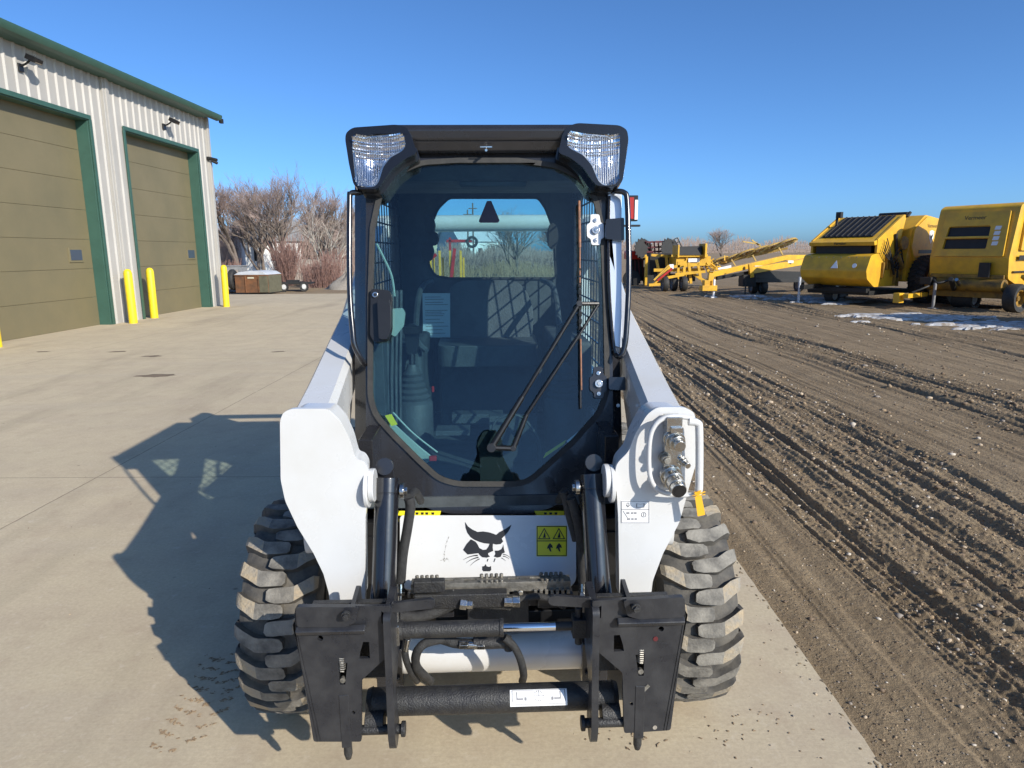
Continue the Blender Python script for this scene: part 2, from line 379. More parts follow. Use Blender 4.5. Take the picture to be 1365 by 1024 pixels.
# warning decal on the panel
b = MB(); b.prism(rnd(fp([(715, 701), (756, 701), (756, 742), (715, 742)]), .004), 0, .001, TL); wd = part(b, 'warning_decal', 'ydecal', fpan)
b = MB(); y0 = .0018
def ring2(mb, pts, th, T, c=None):
    c = c or (sum(p[0] for p in pts)/len(pts), sum(p[1] for p in pts)/len(pts)); inn = [((p[0]-c[0])*(1-th)+c[0], (p[1]-c[1])*(1-th)+c[1]) for p in pts]
    mb.prism(pts, .001, y0, T, holes=[inn])
ring2(b, fp([(715.5, 701.5), (755.5, 701.5), (755.5, 741.5), (715.5, 741.5)]), .05, TL)
for c in (725.5, 745): ring2(b, fp([(c-8.5, 719), (c, 703.8), (c+8.5, 719)]), .22, TL); b.prism(fp([(c-2, 717), (c+1, 708), (c+2, 717)]), .001, y0, TL)
b.prism(fp([(716, 720.8), (755, 720.8), (755, 721.8), (716, 721.8)]), .001, y0, TL)
for c in (733, 745):
    b.prism(fp([(c-3, 728), (c, 724), (c+3, 727), (c+4, 731), (c+1, 730), (c+2, 736), (c, 735), (c-2, 731), (c-4, 732)]), .001, y0, TL)
part(b, 'warning_symbols', 'ink', fpan)
for pts in ([(527, 681), (588, 681), (586, 689), (527, 687)], [(712, 681), (752, 681), (752, 687), (716, 689)]):
    b = MB(); b.prism(D(pts, .0), 0, .0012, TP(.001)); part(b, 'caution_strip', 'ydecal', fpan)
for x in (556, 563, 569, 577, 727, 734, 741): b = MB(); b.prism(D([(x-2, 683), (x+2, 683), (x+1.6, 686), (x-1.6, 686)], .0), .0012, .0018, TP(.001)); part(b, 'caution_mark', 'ink', fpan)
b = MB()   # scuff left by a peeled label
for i in range(26):
    t = i/25; x = 592+6*(1-t)**2+random.uniform(-.4, .4); y = 716+30*t
    if random.random() < .75: b.prism(circ(*fp([(x, y)])[0], random.uniform(.0008, .0022), 6), 0, .0006, TL)
for i in range(14): b.prism(circ(*fp([(594+random.gauss(0, 3.4), 746+random.gauss(0, 1.8))])[0], random.uniform(.0008, .0024), 6), 0, .0006, TL)
part(b, 'scuff', M['dullsteel'], fpan)
# ---- serrated step
b = MB(); x0, x1 = -.265, .262
sl_ = [rnd([(x-.02, 2.215), (x+.02, 2.215), (x+.02, 2.225), (x-.02, 2.225)], .005) for x in [x0+.05+i*.0725 for i in range(7)]]
b.prism([(x0, 2.195), (x1, 2.195), (x1, 2.238), (x0, 2.238)], .572, .578, FZ(0), holes=sl_)
b.box(((x0+x1)/2, 2.195, .562), (x1-x0, .006, .034))
for gx in (-.215, 0, .2):
    for k in range(5):
        b.cyl((gx+(k-2)*.0165, 2.232, .578), (gx+(k-2)*.0165, 2.232, .590), .0065, 8); b.cyl((gx+(k-2)*.0165, 2.197, .575), (gx+(k-2)*.0165, 2.197, .586), .006, 8)
    for k in range(7): b.box((gx-.055+k*.018, 2.188, .546), (.010, .014, .016))
part(b, 'step', 'dullsteel', bev=.001).location = LOFF+Vector((0, -.11, .058))
b = MB(); b.box((0, 2.23, .525), (.52, .06, .07)); b.box((-.19, 2.2, .50), (.13, .05, .06)); b.box((.02, 2.19, .475), (.16, .05, .10)); b.box((.21, 2.2, .52), (.12, .05, .05))
part(b, 'step_bracket', 'frame', bev=.003).location = LOFF+Vector((0, -.10, .050))
for px_ in (605, 694): b = MB(); q = P(px_, 789, 2.065); b.cyl(q, q+Vector((0, -.012, 0)), .0095, 6); part(b, 'bolt', 'steel', bev=.002)
# ---- lift arms
for s in (-1, 1):
    fl = Q([(374, 640), (373, 562), (377, 550), (388, 545), (437, 545), (453, 560), (466, 585), (474, 612), (484, 614), (491, 624), (491, 655), (487, 690), (487, 812), (441, 812), (438, 790), (431, 765), (418, 738), (396, 702), (380, 668)], 2.0)
    fl = rnd(fl, .012, 3)
    if s > 0:
        fl = rnd(Q([(826, 812), (824, 690), (822, 655), (818, 640), (822, 618), (838, 602), (846, 580), (863, 552), (876, 543), (912, 543), (926, 550), (928, 565), (928, 618), (918, 652), (906, 696), (884, 738), (870, 775), (866, 812)], 2.0), .014, 3)
    b = MB(); b.prism(fl, -.018, 0, FY(2.0))
    bxz = [(x*.97+s*.01, z-.0) for x, z in fl]
    cx = sum(p[0] for p in fl)/len(fl)
    b.prism([(cx+(x-cx)*.86, z if z < 1.0 else z-.012) for x, z in fl], -.13, -.018, FY(2.0))
    # tubular arm from knee to the rear upright
    def sect(x, y, z, wx, wz): return [(x+a*wx/2, y, z+c*wz/2) for a, c in ((-1, -.72), (-.72, -1), (.72, -1), (1, -.72), (1, .72), (.72, 1), (-.72, 1), (-1, .72))]
    stn = [(s*.555, 2.08, 1.13, .13, .18), (s*.575, 2.35, 1.17, .125, .18), (s*.625, 3.25, 1.36, .12, .18), (s*.655, 3.9, 1.62, .115, .18), (s*.67, 4.45, 1.83, .11, .18), (s*.67, 4.66, 1.84, .10, .16)]
    vs = [p for q in stn for p in sect(*q)]; n = 8
    fs = [(k*n+i, k*n+(i+1) % n, (k+1)*n+(i+1) % n, (k+1)*n+i) for k in range(len(stn)-1) for i in range(n)]+[tuple(range(n)), tuple((len(stn)-1)*n+i for i in range(n))]
    b.add(vs, fs)
    b.cyl((s*.60, 4.46, 1.83), (s*.75, 4.46, 1.83), .07, 24)
    b.prism(rnd([(2.06, 1.18), (2.72, 1.33), (2.66, 1.12), (2.42, .86), (2.2, .74), (2.08, .74)], .05), s*.57-.03, s*.57+.03, FX(0))
    arm = part(b, 'lift_arm', 'white', bev=.006, seg=3, ang=30)
    b = MB(); b.cyl((s*.372, 2.03, 1.0), (s*.355, 2.03, 1.0), .052, 28); b.cyl((s*.385, 2.03, .99), (s*.372, 2.03, .99), .06, 28)
    part(b, 'pivot_boss', 'white', arm, bev=.003)
    b = MB(); b.box((s*.43, 2.55, .98), (.05, .5, .18)); b.cyl((s*.42, 2.2, .96), (s*.42, 3.2, .80), .03, 16)
    part(b, 'lift_cylinder', 'frame', bev=.004)
    if s > 0: armR = arm
b = MB(); b.cyl((-.68, 4.5, 1.885), (.68, 4.5, 1.885), .052, 28); part(b, 'rear_cross_tube', 'white')
b = MB(); b.cyl((-.42, 2.12, .365), (.42, 2.12, .365), .064, 32); xt = part(b, 'front_cross_tube', 'white')
for s in (-1, 1):
    b = MB(); b.box((s*.34, 2.1, .36), (.085, .13, .15)); b.cyl((s*.315, 2.02, .33), (s*.315, 2.035, .33), .01, 8); part(b, 'tube_bracket', 'frame', xt, bev=.004)
# tail lamp on the right rear upright
b = MB(); q0 = P(843, 278, 4.35); b.box((q0.x, 4.35, q0.z), (.06, .05, .155)); b.box((q0.x-.02, 4.35, q0.z-.105), (.14, .04, .012)); b.box((q0.x-.13, 4.4, q0.z-.13), (.12, .04, .05))
rl = part(b, 'rear_lamp', 'blackp', bev=.004)
b = MB(); b.box((q0.x-.012, 4.322, q0.z), (.028, .008, .13)); part(b, 'lens', 'red', rl, bev=.002)
b = MB(); b.box((q0.x+.018, 4.322, q0.z-.01), (.02, .008, .12)); part(b, 'lens', 'decal', rl, bev=.002)
# ---- couplers on the right arm, guard loop, label
def C3(x, y, Y): p = P(x, y, Y); return p
b = MB(); q = C3(895, 612, 1.99); b.box((q.x, 1.985, q.z), (.055, .03, .17)); cb = part(b, 'coupler_block', 'steel', bev=.004)
def stepped(x, y, prof, Y0=1.98, tilt=(0, 0)):
    b = MB(); p = C3(x, y, Y0); d = Vector((tilt[0], -1, tilt[1])).normalized(); k = 0
    for (r_, l_) in prof:
        b.cyl(p+d*k, p+d*(k+l_), r_, 24); k += l_
    return b, p+d*k, d
bb, e, d = stepped(895, 582, [(.030, .015), (.027, .012), (.030, .01), (.024, .018), (.017, .02)], tilt=(.1, -.15)); part(bb, 'coupler', 'steel', cb, bev=.0015)
bb, e, d = stepped(893, 632, [(.034, .015), (.028, .02), (.030, .008), (.026, .03), (.023, .02)], tilt=(.05, -.25)); co = part(bb, 'coupler', 'steel', cb, bev=.0015)
b = MB(); b.cyl(e, e+d*.002, .021, 24); b.cyl(e, e+d*.003, .014, 24); part(b, 'dust_seal', 'ink', cb)
bb, e, d = stepped(885, 609, [(.018, .015), (.014, .02), (.010, .01)]); part(bb, 'coupler', 'dullsteel', cb, bev=.0015)
bb, e, d = stepped(906, 612, [(.015, .02), (.012, .015), (.009, .02)], tilt=(.2, -.1)); part(bb, 'coupler', 'steel', cb, bev=.0015)
b = MB(); q = C3(896, 563, 1.97); b.box((q.x, 1.965, q.z), (.046, .05, .045)); b.box((q.x+.005, 1.935, q.z-.015), (.035, .012, .018)); part(b, 'bracket', 'steel', cb, bev=.002)
b = MB(); b.tube([tuple(C3(x, y, 1.955)) for x, y in ((866, 632), (866, 588), (874, 566), (890, 556), (912, 556), (927, 562), (932, 580), (932, 648), (926, 659), (896, 659), (876, 652))], .0075, 10, 6, closed=True)
b.tube([tuple(C3(x, y, 1.95)) for x, y in ((918, 562), (929, 564), (932, 575), (932, 645), (930, 658))], .012, 10, 6)
part(b, 'guard_loop', 'white', cb)
b = MB(); T2 = FY(2.0)
def q2(pts): return Q(pts, 2.0)
b.prism(rnd(q2([(827.5, 667.5), (866, 667.5), (866, 697.5), (827.5, 697.5)]), .003), 0, .0008, T2); dc = part(b, 'instruction_decal', 'decal', armR)
b = MB()
pts = q2([(828, 668), (865.5, 668), (865.5, 697), (828, 697)]); ring2(b, pts, .045, T2)
b.prism(q2([(828, 678.4), (865, 678.4), (865, 679.2), (828, 679.2)]), .001, y0, T2)
ring2(b, q2([(834, 673), (837, 676.5), (840, 673), (838.5, 673), (838.5, 670), (835.5, 670), (835.5, 673)]), .35, T2)
ring2(b, q2([(848, 671), (853.5, 672), (859, 671), (859, 676.5), (848, 676.5)]), .2, T2)
ring2(b, q2([(858+3.6*math.cos(i*.4488), 686+3.6*math.sin(i*.4488)) for i in range(14)]), .25, T2); b.prism(q2([(857.6, 684), (858.6, 684), (858.6, 688), (857.6, 688)]), .001, y0, T2)
for (xa, ya, xb) in ((835, 684, 839), (841, 684, 844), (845, 684, 848.5), (836, 692, 840), (841.5, 692, 844.5), (846, 692, 849)):
    b.prism(q2([(xa, ya-1.3), (xb, ya-1.3), (xb, ya+.8), (xa, ya+.8)]), .001, y0, T2)
b.prism(q2([(830, 681), (831, 681), (837, 690), (836, 690)]), .001, y0, T2)
part(b, 'decal_print', 'greyink', armR)
# ---- bucket tilt cylinders and hoses
for s in (-1, 1):
    top = Vector((s*.325, 2.08, 1.005)); bot = Vector((s*.335, 1.93, .60)); dd = (bot-top).normalized()
    b = MB(); b.cyl(top+dd*.05, bot, .0375, 32, cap=True); b.cyl(top, top+dd*.047, .0385, 32); b.cyl(top+dd*.047, top+dd*.05, .036, 32, cap=False)
    b.cyl((s*.36, 2.07, .965), (s*.285, 2.07, .965), .013, 16)
    b.tube([top+Vector((s*.03, -.036, -.10)), top+Vector((s*.034, -.05, -.2)), bot+Vector((s*.03, -.02, .05))], .006, 6, 4)
    tc = part(b, 'tilt_cylinder', 'cyl', bev=.0015)
    b = MB(); b.prism(circ(0, 0, .028, 24), -.008, .008, frameM((s*.335, 2.105, 1.035), (1, 0, 0), (0, .26, .966)))
    b.box((s*.335, 2.11, 1.01), (.055, .015, .05)); part(b, 'end_plate', 'frame', tc, bev=.002)
    b = MB(); b.cyl((s*.285, 2.07, .965), (s*.272, 2.07, .965), .024, 20); b.cyl((s*.272, 2.07, .965), (s*.262, 2.07, .965), .013, 6); part(b, 'pin_nut', 'steel', tc, bev=.0015)
    b = MB(); xx = (545, 547, 543, 537, 534) if s < 0 else (761, 765, 772, 776, 777)
    b.tube([tuple(P(x, y, 2.1)) for x, y in zip(xx, (664, 676, 705, 740, 776))], .0165, 12, 6)
    if s > 0: b.tube([tuple(P(x, y, 2.12)) for x, y in ((752, 655), (760, 690), (768, 720))], .014, 10, 5); b.tube([tuple(P(x, y, 2.13)) for x, y in ((775, 660), (781, 690), (784, 720))], .012, 10, 5)
    b.tube([tuple(P(xx[0], 664, 2.1)), tuple(P(xx[0]-s*8, 655, 2.2)), tuple(P(xx[0]-s*16, 668, 2.3))], .014, 10, 5)
    hz = part(b, 'hydraulic_hose', 'hose')
    b = MB(); pa, pb = P(xx[4], 776, 2.1), P(xx[4]-.5, 806, 2.08); b.cyl(pa, pa.lerp(pb, .55), .0125, 16); b.cyl(pa.lerp(pb, .45), pa.lerp(pb, .6), .015, 6); b.cyl(pa.lerp(pb, .6), pb, .009, 12)
    part(b, 'hose_fitting', 'steel', hz, bev=.001)
# ---- attachment hitch
HY = 1.75
for s in (-1, 1):
    ol = Q([(393, 836), (393, 812), (396, 808), (503, 808), (520, 808), (520, 872), (482, 907), (482, 989), (418, 989)], HY)
    hl = [Q(z, HY) for z in ([(484, 856), (492, 856), (493, 878), (479, 878), (480, 870)], [(451, 884), (463, 884), (460, 913), (453, 913)], [(508, 815), (513, 818), (513, 832), (509, 832)], [(463, 822), (468, 817), (464, 830), (460, 830)])]
    hl += [circ(*Q([(427, 851)], HY)[0], .008, 12), circ(*Q([(471, 950)], HY)[0], .0055, 10)]
    if s > 0: ol = mir(ol); hl = [mir(h) for h in hl]
    b = MB(); b.prism(rnd(ol, .008, 3), -.012, 0, FY(HY), holes=hl)
    # side flange, top ledge fold, inner rib
    xo = s*.545; zt, zb = P(393, 846, HY).z, P(418, 989, HY).z
    b.add([(s*.552, HY-.002, zt+.03), (s*.505, HY-.002, zb), (s*.505, HY+.09, zb), (s*.552, HY+.12, zt+.03)], [(0, 1, 2, 3)]); b.add([(s*.544, HY-.002, zt+.03), (s*.497, HY-.002, zb), (s*.497, HY+.09, zb), (s*.544, HY+.12, zt+.03)], [(0, 1, 2, 3)])
    hp = part(b, 'hitch_plate', 'hitch', bev=.003, seg=2)
    b = MB(); lz = P(393, 835, HY).z
    b.box((s*.445, HY-.012, P(393, 838, HY).z), (.19, .022, .018), rot=Matrix.Rotation(R(30), 3, 'X')); part(b, 'ledge', 'hitch', hp, bev=.004)
    b = MB(); lv = Q([(394, 809), (478, 809), (474, 830), (458, 836), (396, 836)], HY-.014)
    if s > 0: lv = mir(lv)
    b.prism(rnd(lv, .01), -.008, 0, FY(HY-.016)); part(b, 'lever', 'hitch', hp, bev=.002)
    b = MB(); c = P(461, 821, HY-.03); b.cyl((s*abs(c.x), HY-.024, c.z), (s*abs(c.x), HY-.034, c.z), .013, 16); b.cyl((s*abs(c.x), HY-.034, c.z), (s*abs(c.x), HY-.042, c.z), .009, 6)
    part(b, 'lever_bolt', 'cast', hp, bev=.001)
    b = MB(); hb = Q([(519, 812), (572, 806), (578, 808), (579, 815), (574, 819), (519, 825)], HY+.0)
    if s > 0: hb = mir(hb)
    b.prism(rnd(hb, .008), -.012, 0, FY(HY+.03)); part(b, 'lever_handle', 'hitch', hp, bev=.003)
    b = MB(); ry = [(HY-.02, .725), (HY+.14, .74), (HY+.14, .55), (HY+.03, .47), (HY+.05, .38), (HY+.07, .335), (HY+.03, .295), (HY-.012, .30), (HY-.03, .36), (HY-.022, .5)]
    b.prism(rnd(ry, .02), -.010, .010, FX(s*.290)); b.prism(rnd([(HY+.02, .72), (HY+.15, .74), (HY+.16, .5), (HY+.05, .45)], .02), -.006, .006, FX(s*.395))
    part(b, 'hitch_rib', 'hitch', hp, bev=.003)
    b = MB(); b.cyl((s*.262, HY+.02, .345), (s*.41, HY+.02, .345), .014, 14); b.cyl((s*.268, HY+.02, .345), (s*.256, HY+.02, .345), .022, 14); b.cyl((s*.32, HY+.05, .352), (s*.375, HY+.05, .352), .035, 20)
    part(b, 'pivot_pin', 'cast', hp, bev=.002)
    b = MB(); wx = s*.424; b.cyl((wx, HY+.014, .50), (wx, HY+.014, .275), .0125, 16); b.cyl((wx, HY+.014, .275), (wx, HY+.014, .258), .0125, 16, r2=.008)
    b.box((wx, HY+.03, .42), (.035, .02, .1)); b.box((s*.41, HY+.08, .60), (.21, .02, .24))  # wide plate added as dark backing, so the slots read as shaded
    part(b, 'wedge_pin_and_backing', 'cast', hp, bev=.001)
    b = MB(); c = P(457, 895, HY); b.tube([(wx+.009*math.cos(a*1.05), HY+.006+.009*math.sin(a*1.05), c.z+.045-.0011*a) for a in range(42)], .0022, 5)
    b.cyl((wx, HY-.002, c.z-.028), (wx, HY+.01, c.z-.028), .008, 12); part(b, 'spring', 'dullsteel', hp)
    b = MB(); b.box((wx, HY+.003, .39), (.028, .010, .17)); part(b, 'wedge_channel', 'hitch', hp, bev=.002)
    if s > 0:
        b = MB(); c = P(857, 922, HY-.002); b.box((c.x, HY-.0008, c.z), (.010, .0016, .05), rot=Matrix.Rotation(R(42), 3, 'Y')); part(b, 'paint_chip', 'dullsteel', hp)
        b = MB(); c = P(874, 852, HY-.002); b.cyl((c.x, HY+.02, c.z), (c.x, HY-.002, c.z), .0072, 12); part(b, 'reflector', 'darkred', hp)
        b = MB(); c = P(873, 970, HY-.001); b.cyl((c.x, HY+.01, c.z), (c.x, HY-.0015, c.z), .0065, 12); part(b, 'drain_hole', 'gravel', hp)
b = MB(); b.cyl((-.36, 1.84, .385), (.36, 1.84, .385), .041, 36)
b.cyl((-.375, 1.84, .385), (-.36, 1.84, .385), .038, 36, r2=.044); b.cyl((.36, 1.84, .385), (.375, 1.84, .385), .044, 36, r2=.038)
ht = part(b, 'hitch_tube', 'cast', bev=.001)
def patch(mb, xa, xb, a0, a1, r_, n=8):
    vs = []; fs = []
    for i in range(n+1):
        a = a0+(a1-a0)*i/n
        for x in (xa, xb): vs.append((x, 1.84-r_*math.cos(a), .385+r_*math.sin(a)))
    mb.add(vs, [(2*i, 2*i+1, 2*i+3, 2*i+2) for i in range(n)])
b = MB(); xa, xb = P(680, 917, 1.79).x, P(757, 917, 1.79).x; A0, A1 = R(0), R(66); patch(b, xa, xb, A0, A1, .0417); part(b, 'instruction_decal', 'decal', ht)
b = MB(); W_ = xb-xa
def dbar(u0, u1, v0, v1): patch(b, xa+W_*u0, xa+W_*u1, A0+(A1-A0)*v0, A0+(A1-A0)*v1, .0421, 3)
for u0, u1, v0, v1 in ((.03, .97, .93, .96), (.03, .045, .3, .96), (.955, .97, .3, .96), (.03, .4, .12, .15), (.6, .97, .12, .15), (.11, .13, .45, .85), (.11, .23, .4, .5), (.87, .89, .45, .85), (.77, .89, .4, .5), (.25, .29, .35, .55), (.72, .76, .35, .55), (.5, .51, .3, .9), (.42, .6, .6, .63)): dbar(u0, u1, v0, v1)
for i in range(16):
    a = i*math.pi/8; dbar(.5+.085*math.cos(a)-.008, .5+.085*math.cos(a)+.008, .6+.28*math.sin(a)-.03, .6+.28*math.sin(a)+.03)
part(b, 'decal_print', 'greyink', ht)
# ---- hitch lock cylinder
zc = .60; yc = 1.87
b = MB(); b.cyl((-.27, yc, zc), (.032, yc, zc), .0245, 28); b.cyl((.022, yc, zc), (.034, yc, zc), .027, 28); b.cyl((-.285, yc, zc), (-.265, yc, zc), .028, 28)
b.box((-.3, yc, zc), (.05, .05, .05)); hc = part(b, 'lock_cylinder', 'cast', bev=.0015)
b = MB(); b.cyl((.034, yc, zc), (.19, yc, zc), .0125, 20); part(b, 'rod', 'chrome', hc)
b = MB(); b.cyl((.19, yc, zc), (.25, yc, zc), .0135, 16); b.box((.265, yc, zc), (.05, .045, .06)); b.cyl((.26, yc, zc-.06), (.26, yc, zc+.06), .011, 12); part(b, 'clevis', 'cast', hc, bev=.002)
b = MB(); b.cyl((-.285, yc-.0, zc+.03), (-.285, yc, zc+.075), .010, 10); b.box((-.28, yc-.03, zc), (.014, .012, .06)); part(b, 'pin', 'steel', hc, bev=.001)
# hoses, fittings around the hitch
b = MB()
def T_(pts, r_, Yd): b.tube([tuple(P(x, y, Y_)) for (x, y), Y_ in zip(pts, Yd)], r_, 10, 6)
T_([(542, 852), (540, 872), (546, 892), (556, 908)], .011, (1.9, 1.9, 1.93, 1.98))
T_([(590, 852), (566, 858), (555, 872), (556, 890), (574, 908)], .014, (1.93, 1.9, 1.9, 1.93, 1.98))
T_([(672, 850), (685, 862), (694, 880), (698, 900), (696, 908)], .012, (1.9, 1.9, 1.9, 1.92, 1.95))
T_([(585, 800), (600, 797), (615, 803)], .011, (2.05, 2.05, 2.05)); T_([(690, 800), (715, 795), (735, 800), (752, 808)], .012, (2.05, 2.06, 2.05, 2.0))
T_([(530, 822), (560, 822), (590, 812), (606, 803)], .018, (1.98, 2.02, 2.05, 2.05))
T_([(590, 852), (612, 858), (640, 858)], .016, (1.94, 1.93, 1.93)); T_([(660, 854), (676, 852), (678, 866)], .014, (1.93, 1.92, 1.92))
part(b, 'hydraulic_hose', 'hose')
b = MB()
for (xa_, ya_, xb_, yb_, Y_, r_) in ((612, 859, 624, 859, 1.92, .014), (624, 859, 636, 860, 1.92, .011), (636, 860, 646, 860, 1.92, .014), (672, 802, 683, 802, 2.03, .016), (683, 802, 693, 802, 2.03, .0185), (613, 805, 622, 806, 2.03, .018), (622, 806, 630, 806, 2.03, .014), (544, 852, 541, 868, 1.89, .0075)):
    b = MB(); b.cyl(P(xa_, ya_, Y_), P(xb_, yb_, Y_), r_, 6 if r_ > .0139 else 14); part(b, 'hose_coupling', 'steel', bev=.0015)
b = MB(); b.box((-.10, 2.05, .60), (.3, .04, .05)); b.box((.02, 2.06, .55), (.2, .03, .10)); b.box((-.2, 2.04, .655), (.1, .03, .04)); b.cyl((-.06, 1.93, .515), (.06, 1.93, .515), .02, 12)
part(b, 'valve_block', 'cast', bev=.004)
gl = rnd(D([(496, 530), (496, 400), (499, 305), (508, 262), (528, 235), (562, 220), (610, 217), (690, 217), (742, 224), (772, 239), (792, 267), (801, 310), (805, 400), (807, 520), (798, 548), (762, 588), (728, 619), (706, 638), (690, 643), (610, 643), (586, 636), (560, 612), (528, 580), (503, 553)]), .03, 4)
def off2(poly, d_):
    n = len(poly); out = []; sg = 1 if area(poly) > 0 else -1
    for i in range(n):
        a, c, e = Vector(poly[i-1]), Vector(poly[i]), Vector(poly[(i+1) % n]); t1 = (c-a); t2 = (e-c)
        nn = Vector((t1.y, -t1.x)).normalized()+Vector((t2.y, -t2.x)).normalized()
        if nn.length < 1e-6: nn = Vector((t2.y, -t2.x))
        out.append(tuple(c+sg*nn.normalized()*d_))
    return out
seal_o = off2(gl, .016); hole = off2(gl, .011)
fo = rnd(D([(488, 640), (487, 400), (488, 230), (505, 195), (560, 186), (740, 186), (800, 195), (812, 230), (816, 400), (818, 620), (800, 635), (768, 654), (736, 677), (705, 685), (600, 685), (572, 679), (540, 660), (510, 645)]), .02, 4)
b = MB(); b.prism(fo, -.05, 0, TP(0), holes=[hole])
for s in (-1, 1):   # angled corner posts and the lower cheeks
    xs_ = s*.452
    def tp(x, v, o): q = CO+CV*v+CN*o; return (x, q.y, q.z)
    a, c = -.01, 1.33
    vs = [tp(xs_, .05, 0), tp(s*.515, .12, -.06), tp(s*.515, c, -.06), tp(xs_, c, 0), tp(xs_, .05, -.12), tp(s*.515, .12, -.12), tp(s*.515, c, -.12), tp(xs_, c, -.12)]
    b.add(vs, [(0, 1, 2, 3), (4, 7, 6, 5), (0, 4, 5, 1), (3, 2, 6, 7), (1, 5, 6, 2), (0, 3, 7, 4)])
cab = part(b, 'cab_frame', 'frame', bev=.003)
b = MB(); so_ = off2(gl, -.004); b.prism(seal_o, -.004, .010, TP(0), holes=[so_]); part(b, 'door_seal', 'rubber', cab, bev=.003, ang=50)
# door glass, with its fittings
b = MB(); b.prism(off2(gl, .006), -.006, 0, TP(.0015)); door = part(b, 'door_glass', 'glass')
# cab sides with mesh window openings
for s in (-1, 1):
    so2 = [(2.52, .80), (2.84, 2.06), (2.95, 2.10), (3.85, 2.10), (3.92, 2.0), (3.92, .9), (3.8, .78)]
    ho = rnd([(2.86, 1.20), (3.00, 1.92), (3.10, 1.98), (3.72, 1.98), (3.78, 1.9), (3.78, 1.25), (3.7, 1.15), (2.9, 1.15)], .05)
    b = MB(); b.prism(so2, -.02, .02, FX(s*.495), holes=[ho]); part(b, 'cab_side', 'frame', bev=.003)
    b = MB()
    for i in range(11):
        y = 2.88+i*.085; z1 = min(1.98, 1.92+(y-3.0)*.6) if y > 2.9 else 1.5
        b.box((s*.5, y, (1.17+z1)/2), (.005, .006, z1-1.17))
    for j in range(9):
        z = 1.2+j*.092; ya = 2.84+(max(0, z-1.2))*.19; b.box((s*.5, (ya+3.78)/2, z), (.006, 3.78-ya, .007))
    part(b, 'window_mesh', 'frame')
# rear panel and window
RY = 3.88
rw = rnd(Q([(598, 263), (718, 263), (728, 278), (738, 305), (742, 372), (600, 372), (580, 369), (571, 355), (569, 330), (574, 300), (583, 278)], RY), .025)
rp = [(-.49, .8), (.49, .8), (.49, 2.09), (-.49, 2.09)]
b = MB(); b.prism(rp, -.03, 0, FY(RY), holes=[rw]); part(b, 'rear_panel', 'inside', bev=.003)
b = MB(); b.prism(off2(rw, .008), -.016, -.010, FY(RY)); part(b, 'rear_window', 'rglass')
b = MB(); b.prism(off2(rw, .002), 0, .012, FY(RY), holes=[off2(rw, -.010)]); part(b, 'window_seal', 'rubber')
# roof
b = MB(); b.prism([(2.74, 2.08), (2.72, 2.125), (2.78, 2.155), (3.9, 2.15), (3.97, 2.10), (3.97, 2.07)], -.5, .5, FX(0)); part(b, 'roof', 'frame', bev=.012, seg=3)
b = MB(); b.prism([(2.80, 2.078), (3.9, 2.078), (3.9, 2.06), (3.5, 1.99), (2.9, 1.99)], -.46, .46, FX(0)); b.box((.03, 3.0, 1.985), (.28, .16, .03)); part(b, 'headliner', 'inside', bev=.01)
# visor between the lamps
v0, v1 = W(560, 206), W(560, 172)
b = MB()
zt = W(650, 170).z; zb = W(650, 210).z; zm = W(650, 190).z; yy = W(650, 190).y
b.prism([(yy-.05, zt), (yy-.075, zt-.02), (yy-.07, zm), (yy-.005, zb+.012), (yy-.012, zb-.004), (yy+.06, zb-.004), (yy+.12, zt)], -.37, .37, FX(0))
vis = part(b, 'visor', 'frame', bev=.008, seg=3)
b = MB(); c = W(648, 196, .07); b.box(c, (.045, .004, .004)); b.cyl(c+Vector((0, .03, -.012)), c+Vector((0, -.004, -.012)), .005, 8); part(b, 'visor_bolt', 'steel', vis)
